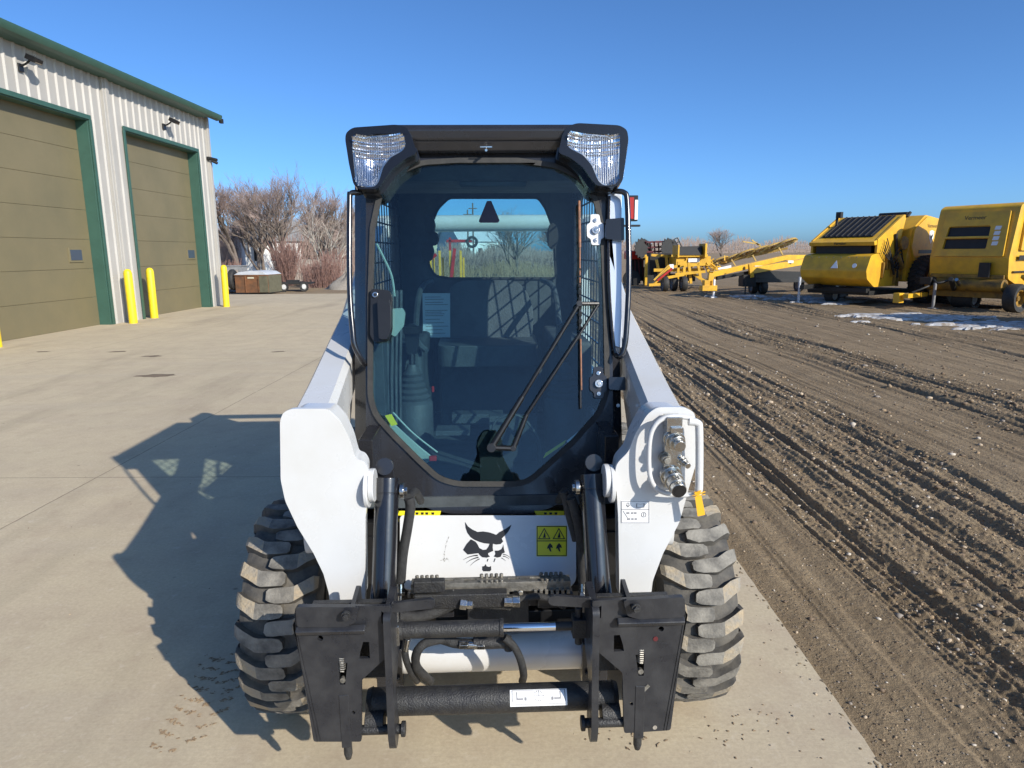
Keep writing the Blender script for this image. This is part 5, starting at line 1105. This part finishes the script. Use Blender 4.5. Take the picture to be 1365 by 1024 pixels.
def round_baler(x, y, Y, rz, lb, grp, hopper=True):
    c = P(x, y, Z=0) if Y is None else P(x, y, Y); o = thing('baler', lb, 'baler', (c.x, c.y, -.04), rz, grp)
    W2 = 1.28
    side = lambda s: FX(s*W2)
    # chamber
    ch = [(1.5, .75), (1.45, 1.6), (1.65, 2.45), (2.35, 2.92), (3.35, 2.80), (4.0, 2.25), (4.0, 1.3), (3.2, .7)]
    b = MB(); b.prism(rnd(ch, .08), -(W2+.17), W2+.17, FX(0)); YB(o, b, 'bale_chamber', bev=.03)
    for s in (-1, 1):
        b = MB(); pn = [(1.85, 1.42), (1.62, 1.9), (1.72, 2.45), (2.4, 2.86), (3.3, 2.74), (3.85, 2.2), (3.8, 1.55), (2.9, 1.36)]
        b.prism(rnd(pn, .06), s*(W2+.17), s*(W2+.23), FX(0)); sp = YB(o, b, 'side_panel', bev=.02)
    T = frameM((W2+.232, 2.75, 2.22), (0, 1, 0), (0, 0, 1)); shield(o, T, .85)
    b = text_mb('Vermeer', .17, frameM((W2+.232, 2.75, 2.56), (0, 1, 0), (0, 0, 1)), .003); YB(o, b, 'lettering', 'ink', bev=0)
    b = MB(); b.box((W2+.234, 2.8, 1.72), (.006, 1.5, .11)); YB(o, b, 'model_stripe', 'ink', bev=0)
    # front lower wrapper/hopper housing
    b = MB(); b.prism(rnd([(0, .62), (-.42, .88), (-.5, 1.15), (-.30, 1.62), (.0, 1.68), (.9, 1.68), (1.4, 1.3), (1.4, .62)], .06), -W2, W2, FX(0)); YB(o, b, 'front_housing', bev=.03)
    b = MB(); b.box((0, .35, 1.82), (2.1, .7, .30)); YB(o, b, 'feed_opening_shade', 'dark')  # solid dark box stands in for the shade inside the feed mouth
    b = MB(); b.prism([(-.12, 1.93), (-.16, 2.05), (.0, 2.1), (1.5, 2.92), (1.62, 2.85), (1.5, 2.72), (.1, 1.96)], -W2*.98, W2*.98, FX(0)); lid = YB(o, b, 'sloping_hood', bev=.015)
    for s in (-1, 1): b = MB(); b.prism([(0, 1.7), (0, 2.12), (1.4, 2.92), (1.5, 2.8), (1.25, 1.9), (1.2, 1.2), (.95, 1.0), (.6, 1.65)], s*W2*.93, s*W2*1.0, FX(0)); YB(o, b, 'side_frame', bev=.01)
    b = MB(); sl2 = Matrix.Rotation(math.atan2(.82, 1.5), 3, 'X')
    b.box((0, .80, 2.558), (1.95, 1.42, .03), rot=sl2); 
    YB(o, b, 'belt_deck', 'dark', lid)
    b = MB()
    for i in range(9): b.box((-.88+i*.22, .79, 2.585), (.05, 1.38, .03), rot=sl2)
    YB(o, b, 'deck_bars', 'cast', lid, bev=.004)
    b = text_mb('Vermeer', .13, frameM((0, -.165, 2.0), (1, 0, 0), (0, 0, 1)), .003); YB(o, b, 'lettering', 'ink', bev=0)
    b = MB(); b.prism([(-.14, -.12), (.14, -.12), (0, .16)], 0, .006, frameM((.1, -.47, 1.32), (1, 0, 0), (0, .4, .9))); YB(o, b, 'warning_decal', 'decal', bev=0); b = MB(); b.prism(circ(.72, 0, .08), 0, .006, frameM((.1, -.47, 1.30), (1, 0, 0), (0, .4, .9))); YB(o, b, 'warning_decal', 'decal', bev=0)
    b = MB(); b.box((0, 1.2, .42), (2.4, 2.6, .14)); b.box((0, -.1, .5), (2.3, .2, .14)); b.cyl((-W2-.5, 2.35, .8), (W2+.5, 2.35, .8), .09, 12)
    b.cyl((W2+.06, .9, 2.3), (W2+.06, 1.2, .9), .05, 10); b.cyl((W2+.12, .5, 1.7), (W2+.12, .9, 1.0), .04, 10)
    YB(o, b, 'chassis', 'dark')
    b = MB()
    for i in range(7): a = .2*i; b.box((W2+.04, .35+a*.9, 1.15+.75*math.sin(i)*.4), (.1, .06, .5))
    b.cyl((W2+.1, 1.0, 1.6), (W2+.1, 1.35, 1.2), .10, 14); b.cyl((W2+.13, 1.25, 2.0), (W2+.2, 1.25, 2.0), .22, 20); YB(o, b, 'drive_guard', 'darkyellow')
    b = MB(); b.tube([(-.9, .9, 2.3), (-.92, .88, 2.85), (-.80, .86, 2.95)], .05, 8, 4); b.box((-.82, .86, 2.98), (.2, .14, .2)); YB(o, b, 'work_lamp', 'dark', bev=.006); b = MB(); b.tube([(W2, 1.55, 2.85), (W2+.05, 1.65, 3.0)], .05, 8); b.cyl((W2*.2, 1.6, 2.92), (W2, 1.6, 2.92), .09, 12); YB(o, b, 'roller_cap', 'dark', bev=.006)
    b = MB()
    for k in range(5): b.tube([(W2+.10, .15+k*.05, 1.75+k*.1), (W2+.16, .6+k*.08, 1.45-k*.08), (W2+.13, 1.1+k*.04, 1.9-k*.12), (W2+.1, 1.45, 1.2+k*.05)], .017, 5, 4)
    YB(o, b, 'hose_bundle', 'dark', bev=0)
    b = MB()
    for k in range(9): b.cyl((W2*.9-k*W2*.225, -.44, 1.56), (W2*.9-k*W2*.225, -.46, 1.57), .016, 6)
    for k in range(6): b.cyl((W2+.23, 1.95+k*.32, 1.50), (W2+.245, 1.95+k*.32, 1.50), .018, 6)
    YB(o, b, 'bolts', 'dullsteel', bev=0)
    for s in (-1, 1): wheel_at(o, s*(W2+.48), 2.35, .80, .80, .55)
    wheel_at(o, -.5, .35, .26, .26, .3, lugs=False); jack(o, -1.1, -.7)
    b = MB(); b.box((-.6, -.7, .6), (.16, 1.6, .14), rot=Matrix.Rotation(R(14), 3, 'Z')); YB(o, b, 'drawbar', 'dark')
    return o
RZ = R(-60)
bB = round_baler(1117, 404, None, R(-60), 'large yellow baler with a black slatted sloping deck, left of the two big balers', 'yellow balers parked in a row'); bB.scale = (.88, .95, .95)
# second, taller baler seen from its rear gate
c = P(1284, 411, Z=0)
o = thing('baler', 'tall yellow baler with two black gate openings, at the right edge', 'baler', (c.x, c.y, -.04), R(-64), 'yellow balers parked in a row'); o.scale = (.95, .95, .95)
W2 = 1.12
bd = [(.0, .95), (-.08, 1.55), (.22, 3.0), (.42, 3.10), (1.0, 3.12), (1.6, 2.98), (2.6, 2.3), (3.0, 1.6), (2.8, .75), (.9, .62)]
b = MB(); b.prism(rnd(bd, .08), -W2, W2, FX(0)); YB(o, b, 'body', bev=.03)
b = MB(); gp = [(-.98, .1), (.98, .1), (.92, 1.42), (-.86, 1.42)]; gt = frameM((0, -.115, 1.48), (1, 0, 0), (0, .196, .98))
op = rnd([(-.78, .32), (.48, .32), (.48, 1.0), (-.70, 1.0)], .06); b.prism(rnd(gp, .05), -.02, .05, gt, holes=[op]); gate = YB(o, b, 'gate', bev=.012)
b = MB(); b.prism([(-.75, .34), (.46, .34), (.46, .98), (-.70, .98)], -.016, -.006, gt); YB(o, b, 'opening_shade', 'dark', gate, bev=0)  # dark sheet closes the gate hole in place of a shaded interior
b = MB(); b.box((0, 0, 0), (1.3, .07, .09), T=gt @ Matrix.Translation((-.14, .66, .03))); YB(o, b, 'crossbar', 'yellow', gate)
b = text_mb('Vermeer', .17, gt @ Matrix.Translation((0, 1.24, .052)), .003); YB(o, b, 'lettering', 'ink', gate, bev=0)
b = MB()
for i in range(4): b.prism(rnd([(.60, .42+i*.15), (.76, .42+i*.15), (.78, .53+i*.15), (.62, .53+i*.15)], .01), .05, .056, gt)
YB(o, b, 'warning_decal', 'decal', gate, bev=0)
b = MB()
for (s, y0) in ((1, 0),):
    pn = [(.35, 1.75), (.5, 2.95), (1.0, 3.05), (1.55, 2.9), (2.1, 2.2), (1.9, 1.75)]; b.prism(rnd(pn, .06), W2, W2+.07, FX(0))
YB(o, b, 'side_panel', bev=.02)
shield(o, frameM((W2+.072, 1.15, 2.35), (0, 1, 0), (0, 0, 1)), .9)
b = text_mb('Vermeer', .20, frameM((W2+.072, 1.15, 2.72), (0, 1, 0), (0, 0, 1)), .003); YB(o, b, 'lettering', 'ink', bev=0)
b = MB(); b.box((W2+.075, 1.1, 1.55), (.01, 1.6, .13)); b.box((W2+.02, .9, 1.15), (.08, 1.5, .04)); b.box((.55, -.16, 1.2), (.3, .06, .42)); YB(o, b, 'model_stripe', 'dark', bev=0)
b = MB(); b.box((0, 1.3, .48), (2.3, 2.4, .22)); b.cyl((-1.1, -.08, .75), (1.1, -.08, .75), .19, 20); b.box((0, -.02, 1.0), (2.1, .14, .12)); YB(o, b, 'pickup', 'darkyellow')
b = MB(); b.tube([(-.9, -.1, .9), (-.75, -.45, .95), (-.5, -.6, .8), (-.3, -.3, .9)], .04, 8, 4); b.tube([(-.9, -.2, .75), (-.7, -.7, .7), (-.95, -1.1, .5)], .035, 8, 4); b.box((-.85, -.5, .85), (.34, .3, .22)); b.cyl((-.2, -.25, .62), (.1, -1.0, .95), .07, 12); YB(o, b, 'hydraulic_arm', 'dark')
b = MB(); b.cyl((.05, -.45, .78), (.18, -.85, .93), .05, 12); YB(o, b, 'ram_rod', 'steel', bev=0)
b = MB(); b.box((-.95, -.9, .42), (.16, 1.4, .13), rot=Matrix.Rotation(R(10), 3, 'Z')); b.box((-1.1, -1.5, .35), (.2, .25, .3)); YB(o, b, 'drawbar')
jack(o, -.55, -.62, .8, 'shingle'); wheel_at(o, W2+.28, -.05, .42, .42, .32, 'darkyellow', lugs=False); wheel_at(o, -.2, .45, .30, .30, .6, lugs=False)
for s in (-1, 1): wheel_at(o, s*(W2+.35), 1.7, .62, .62, .45)
b = MB(); b.box((W2+.4, .5, .8), (.12, 1.2, .1), rot=Matrix.Rotation(R(-24), 3, 'X')); b.box((W2+.5, .2, .55), (.5, .1, .5)); YB(o, b, 'side_arm')
bal2 = o
# unseen balers added outside the frame to throw the shadows on the lot
for (X, Y) in ((13.7, 11.9), (16.3, 9.6)):
    q = copy_thing(bal2); q.location = (X, Y, -.04); q['label'] = 'unseen yellow baler added beyond the right edge to shade the lot'
# ---- long low trailers with yellow beams (rake carriers)
def P3(x, y, Y): return P(x, y, Y)
def beam(mb, a, c, w_, h_):
    a, c = Vector(a), Vector(c); d = c-a; up = Vector((0, 0, 1)); sd_ = d.cross(up).normalized()*w_/2; up = sd_.cross(d).normalized()*h_/2
    mb.add([a-sd_-up, a+sd_-up, a+sd_+up, a-sd_+up, c-sd_-up, c+sd_-up, c+sd_+up, c-sd_+up], [(0, 1, 2, 3), (4, 7, 6, 5), (0, 4, 5, 1), (1, 5, 6, 2), (2, 6, 7, 3), (3, 7, 4, 0)])
c = P(951, 396, Z=0); rk = thing('wheel_rake', 'low wheel rake with long yellow beams and black frame, behind the thin white jack post', 'hay rake', (c.x, c.y, -.04)); O = Vector((c.x, c.y, -.04)); CY = c.y
def loc(x, y, dY): return P(x, y, CY+dY)-O
b = MB(); beam(b, loc(948, 366, .2), loc(1048, 343, 3.5), .18, .20); beam(b, loc(1045, 344, 3.5), loc(1090, 344, 4.5), .18, .26); beam(b, loc(948, 364, .2), loc(946, 381, .2), .18, .2)
b.box(loc(944, 384, .1), (.55, .4, .2)); b.box(loc(941, 380, .1), (.2, .3, .35)); YB(rk, b, 'upper_beam')
b = MB(); beam(b, loc(1000, 361, 1.2), loc(1082, 347, 3.2), .18, .24); beam(b, loc(1000, 352, 1.2), loc(1002, 370, 1.2), .15, .15); YB(rk, b, 'lower_beam')
b = MB(); beam(b, loc(955, 371, .5), loc(1000, 363, 1.6), .10, .12); beam(b, loc(1000, 366, 1.6), loc(1090, 368, 3.0), .3, .32); beam(b, loc(990, 374, 1.6), loc(1090, 374, 3.0), .5, .14); b.box(loc(996, 374, 1.4), (.5, .5, .45)); YB(rk, b, 'frame', 'dark')
b = MB(); b.box(loc(966, 357, .78), (.5, .02, .09), rot=Matrix.Rotation(R(-12), 3, 'Y')); b.box(loc(1012, 356, 1.5), (.35, .02, .10)); b.box(loc(1052, 349, 2.4), (.22, .3, .1)); YB(rk, b, 'model_decal', 'decal', bev=0)
q = loc(951, 396, 0); jack(rk, q.x, q.y, .68, 'decal')
b = MB(); q = loc(993, 394, .9); b.cyl((q.x, q.y, .03), (q.x, q.y, .6), .03, 8); YB(rk, b, 'support_leg', 'dark', bev=0)
for (x, y, dY) in ((1017, 380, 2.0), (1065, 377, 3.2), (1004, 384, 2.2)): q = loc(x, y, dY); wheel_at(rk, q.x, q.y, .29, .29, .22, 'shingle', lugs=False)
for k, (x, y, dY, r_) in enumerate(((1046, 325, 6, .52), (1026, 331, 6.3, .52), (1010, 335, 6.6, .52), (992, 339, 6.9, .52), (975, 345, 7.2, .5), (958, 348, 7.4, .46))):
    q = loc(x, y, dY); b = MB(); u = Vector((.90, .30, .18)).normalized(); v = Vector((.1, -.80, .34)).normalized(); v = (v-u*u.dot(v)).normalized()
    b.tube([q+r_*(math.cos(a*.2618)*u+math.sin(a*.2618)*v) for a in range(24)], .035, 5, closed=True); b.tube([q+r_*.5*(math.cos(a*.2618)*u+math.sin(a*.2618)*v) for a in range(24)], .014, 5, closed=True)
    for i in range(30): a = i*.2094; e = math.cos(a)*u+math.sin(a)*v; b.tube([q+e*r_*.15, q+e*r_*1.12+u.cross(v)*.06], .014, 4)
    YB(rk, b, 'rake_wheel', 'dullyellow', bev=0)
b = MB(); beam(b, loc(952, 352, 7.4), loc(1050, 331, 6), .09, .1)
for (x0, y0, x1, y1, dY) in ((990, 322, 1013, 326, 6.4), (1002, 320, 1016, 330, 6.4), (1038, 330, 1046, 345, 5.6), (1003, 340, 1012, 356, 4), (975, 346, 985, 362, 6), (955, 350, 968, 366, 6.5)): beam(b, loc(x0, y0, dY), loc(x1, y1, dY), .05, .06)
YB(rk, b, 'rake_arm', 'dullyellow', bev=0)
# ---- yellow windrow machine with black hopper
c = P(905, 386, Z=0); e = thing('bale_wagon', 'yellow machine with black open hopper and crowded lattice frames, left of the wheel rake', 'farm machine', (c.x, c.y, -.04)); O = Vector((c.x, c.y, -.04)); CY = c.y
b = MB(); q = loc(919, 348, 1); b.box(q, (1.55, 1.2, .42)); b.box(loc(919, 341, .3), (1.62, .1, .1)); b.box(loc(901, 335, .5), (.07, .9, .55)); b.box(loc(937, 334, .5), (.09, .9, .6)); b.box(loc(905, 360, .8), (2.3, .12, .14)); YB(e, b, 'hopper_frame')
b = MB(); b.add([loc(902, 329, .4), loc(936, 328, .4), loc(935, 340, .2), loc(903, 340, .2), loc(902, 329, 1.4), loc(936, 328, 1.4), loc(935, 340, 1.4), loc(903, 340, 1.4)], [(0, 1, 2, 3), (4, 7, 6, 5), (0, 4, 5, 1), (0, 3, 7, 4), (1, 5, 6, 2)]); YB(e, b, 'hopper', 'dark')
rg = random.Random(9); b = MB()
for (x0, y0, x1, y1, dY) in ((868, 382, 893, 356, -1.5), (865, 380, 880, 379, -1.6), (893, 356, 940, 352, 0), (900, 366, 940, 362, -.6), (905, 349, 903, 372, 0), (918, 350, 921, 378, -.3), (930, 350, 934, 372, 0), (880, 372, 912, 366, -.8), (940, 346, 960, 362, 1.2), (940, 352, 950, 374, .6), (912, 356, 912, 374, -.4), (875, 346, 880, 372, 1), (888, 340, 890, 368, 1.2), (862, 342, 861, 370, 1.6), (868, 340, 893, 342, 1.5), (925, 366, 948, 380, -.4), (892, 354, 872, 374, -.8)): beam(b, loc(x0, y0, dY), loc(x1, y1, dY), .09, .11)
for i in range(26): x = rg.uniform(900, 975); y = rg.uniform(346, 376); beam(b, loc(x, y, rg.uniform(.2, 2)), loc(x+rg.uniform(-9, 9), y+rg.uniform(-7, 7), rg.uniform(.2, 2)), .05, .05)
YB(e, b, 'lattice_frame', bev=0)
b = MB(); beam(b, loc(876, 374, -1.7), loc(896, 358, -1.7), .10, .08); YB(e, b, 'front_lever', 'red', bev=0)
b = MB(); b.box(loc(895, 355.5, -.3), (.18, .05, .2)); b.box(loc(925, 347, .35), (.5, .02, .16)); YB(e, b, 'marker_plate', 'decal', bev=0)
for (x, y, dY) in ((886, 381, -.8), (898, 380, -.4), (911, 380, -.8)): q = loc(x, y, dY); wheel_at(e, q.x, q.y, .33, .33, .22, 'shingle', lugs=False)
b = MB(); b.box(loc(878, 352, 2.2), (1.0, .6, 1.0)); b.box(loc(899, 370, 1.5), (1.8, .5, .35)); YB(e, b, 'gearbox', 'dark')
c = P(876, 384, CY+3.5); t_ = thing('disc_harrow', 'black toothed disc harrow with red bars on yellow stands, left of the black hopper', 'harrow', (c.x, CY+3.5, -.04)); O = Vector((c.x, CY+3.5, -.04)); CY += 3.5
b = MB()
for s in (0, 1):
    for k in range(5):
        q = loc((858 if s == 0 else 893)+(k-2)*1.6, 331+k*.8, k*.25); n = 14; pts = []
        for i in range(n*2): a = math.pi*i/n; r_ = .44 if i % 2 else .34; pts.append((r_*math.cos(a), r_*math.sin(a)*1.15))
        b.prism(pts, -.02, .02, frameM(q, (.92, .38, 0), (0, 0, 1)))
YB(t_, b, 'disc', 'dark', bev=0)
b = MB()
for i in range(6): beam(b, loc(861+i*5.5, 322+(i % 2)*2, 0), loc(862+i*5.5, 337, .4), .06, .06)
for y in (323, 330, 336): beam(b, loc(860, y, .2), loc(892, y-1, .2), .08, .08)
YB(t_, b, 'bar_frame', 'darkred', bev=0)
b = MB(); b.box(loc(876, 341, .4), (1.9, .3, .2)); b.box(loc(861, 360, .4), (.12, .2, 1.5)); b.box(loc(888, 360, .4), (.12, .2, 1.5)); b.box(loc(873, 352, .6), (.8, .4, .5)); YB(t_, b, 'stand')
b = MB(); b.box(loc(875, 368, .9), (1.2, .5, .9)); YB(t_, b, 'base', 'dark')
b = MB(); beam(b, loc(898, 319, 0), loc(906, 330, 0), .04, .04); beam(b, loc(903, 317, 0), loc(909, 330, 0), .04, .04); beam(b, loc(899, 319, 0), loc(903, 317, 0), .04, .04); beam(b, loc(902, 324, 0), loc(906, 322, 0), .04, .04); YB(t_, b, 'ladder', 'dark', bev=0)
c = P(846, 384, CY+1.5); t_ = thing('red_planter', 'red farm machine with dark undercarriage beside the right grab bar of the cab', 'farm machine', (c.x, CY+1.5, -.04)); CY += 1.5; O = Vector((c.x, CY, -.04))
b = MB(); b.box(loc(846, 340, 0), (.95, .8, .42)); beam(b, loc(834, 335, 0), loc(858, 341, 0), .3, .2); YB(t_, b, 'hood', 'brightred', bev=.05)
b = MB(); b.box(loc(846, 360, .2), (.8, .6, 1.1)); b.cyl(loc(842, 372, -.4), loc(842, 372, -.1), .45, 20); YB(t_, b, 'undercarriage', 'dark')
b = MB()
for i in range(5): beam(b, loc(836+i*5, 345, -.3), loc(838+i*5, 378, -.3), .06, .06)
YB(t_, b, 'tine', 'darkred', bev=0)
def add_later():
    pass
# ================================================================== the photographer (seen as shadow and reflection)
def person():
    rg = random.Random(2)
    J = {'pel': (0, -.42, .95, .150, .115), 'sp1': (0, -.42, 1.10, .150, .115), 'sp2': (0, -.41, 1.28, .175, .125), 'chest': (0, -.41, 1.40, .165, .115), 'neck': (0, -.39, 1.50, .062, .062), 'head0': (0, -.375, 1.57, .078, .085), 'head1': (0, -.375, 1.66, .085, .100), 'head2': (0, -.38, 1.735, .062, .075)}
    E_ = [('pel', 'sp1'), ('sp1', 'sp2'), ('sp2', 'chest'), ('chest', 'neck'), ('neck', 'head0'), ('head0', 'head1'), ('head1', 'head2')]
    for s, n in ((-1, 'L'), (1, 'R')):
        J.update({n+'sh': (s*.185, -.41, 1.42, .065, .065), n+'el': (s*.255, -.33, 1.22, .050, .050), n+'wr': (s*.09, -.16, 1.50, .032, .032), n+'pa': (s*.075, -.12, 1.57, .036, .026),
                  n+'hp': (s*.095, -.42, .88, .095, .095), n+'kn': (s*.115, -.42, .50, .068, .068), n+'an': (s*.12, -.44, .11, .048, .048), n+'he': (s*.12, -.43, .05, .045, .045), n+'to': (s*.135, -.25, .04, .042, .036)})
        E_ += [('chest', n+'sh'), (n+'sh', n+'el'), (n+'el', n+'wr'), (n+'wr', n+'pa'), ('pel', n+'hp'), (n+'hp', n+'kn'), (n+'kn', n+'an'), (n+'an', n+'he'), (n+'he', n+'to')]
        for k in range(4):
            J[n+'f%d' % k] = (s*(.068-.004*k), -.105, 1.60-.018*k, .010, .010); J[n+'g%d' % k] = (s*(.045-.003*k), -.085, 1.605-.018*k, .009, .009); J[n+'h%d' % k] = (s*(.030), -.09, 1.607-.018*k, .008, .008)
            E_ += [(n+'pa', n+'f%d' % k), (n+'f%d' % k, n+'g%d' % k), (n+'g%d' % k, n+'h%d' % k)]
        J[n+'t0'] = (s*.06, -.14, 1.555, .012, .012); J[n+'t1'] = (s*.03, -.13, 1.55, .010, .010); E_ += [(n+'pa', n+'t0'), (n+'t0', n+'t1')]
    ks = list(J); me = bpy.data.meshes.new('person'); me.from_pydata([J[k][:3] for k in ks], [(ks.index(a), ks.index(c)) for a, c in E_], [])
    o = bpy.data.objects.new('person', me); COL.objects.link(o); md = o.modifiers.new('skin', 'SKIN'); md.use_smooth_shade = True
    for i, k in enumerate(ks): me.skin_vertices[0].data[i].radius = J[k][3:5]
    me.skin_vertices[0].data[0].use_root = True
    sb = o.modifiers.new('sub', 'SUBSURF'); sb.levels = 1; sb.render_levels = 2; me.materials.append(M['jacket'])
    tag(o, 'person in dark clothes photographing the loader, seen as reflection and shadow', 'person')
    b = MB(); b.lathe([(.0001, .125), (.06, .11), (.098, .05), (.108, -.01), (.104, -.07), (.0001, -.075)], Matrix.Translation((0, -.39, 1.70)), 24, closed=False); b.build('cap', 'jacket', o)
    b = MB(); b.add([(-.008, -.27, 1.655), (.008, -.27, 1.655), (.014, -.288, 1.62), (-.014, -.288, 1.62), (0, -.252, 1.625)], [(0, 1, 4), (1, 2, 4), (2, 3, 4), (3, 0, 4)]); b.build('nose', 'skin', o)
    for s in (-1, 1): b = MB(); b.lathe([(.0001, .010), (.010, .006), (.010, -.006), (.0001, -.010)], Matrix.Translation((s*.032, -.283, 1.665)), 12, closed=False); b.build('eye', 'skin', o)
    b = MB(); b.box((0, -.075, 1.59), (.10, .035, .062)); c = b.build('compact_camera', 'blackp', bev=.006); tag(c, 'small black compact camera held by the photographer', 'camera')
person()
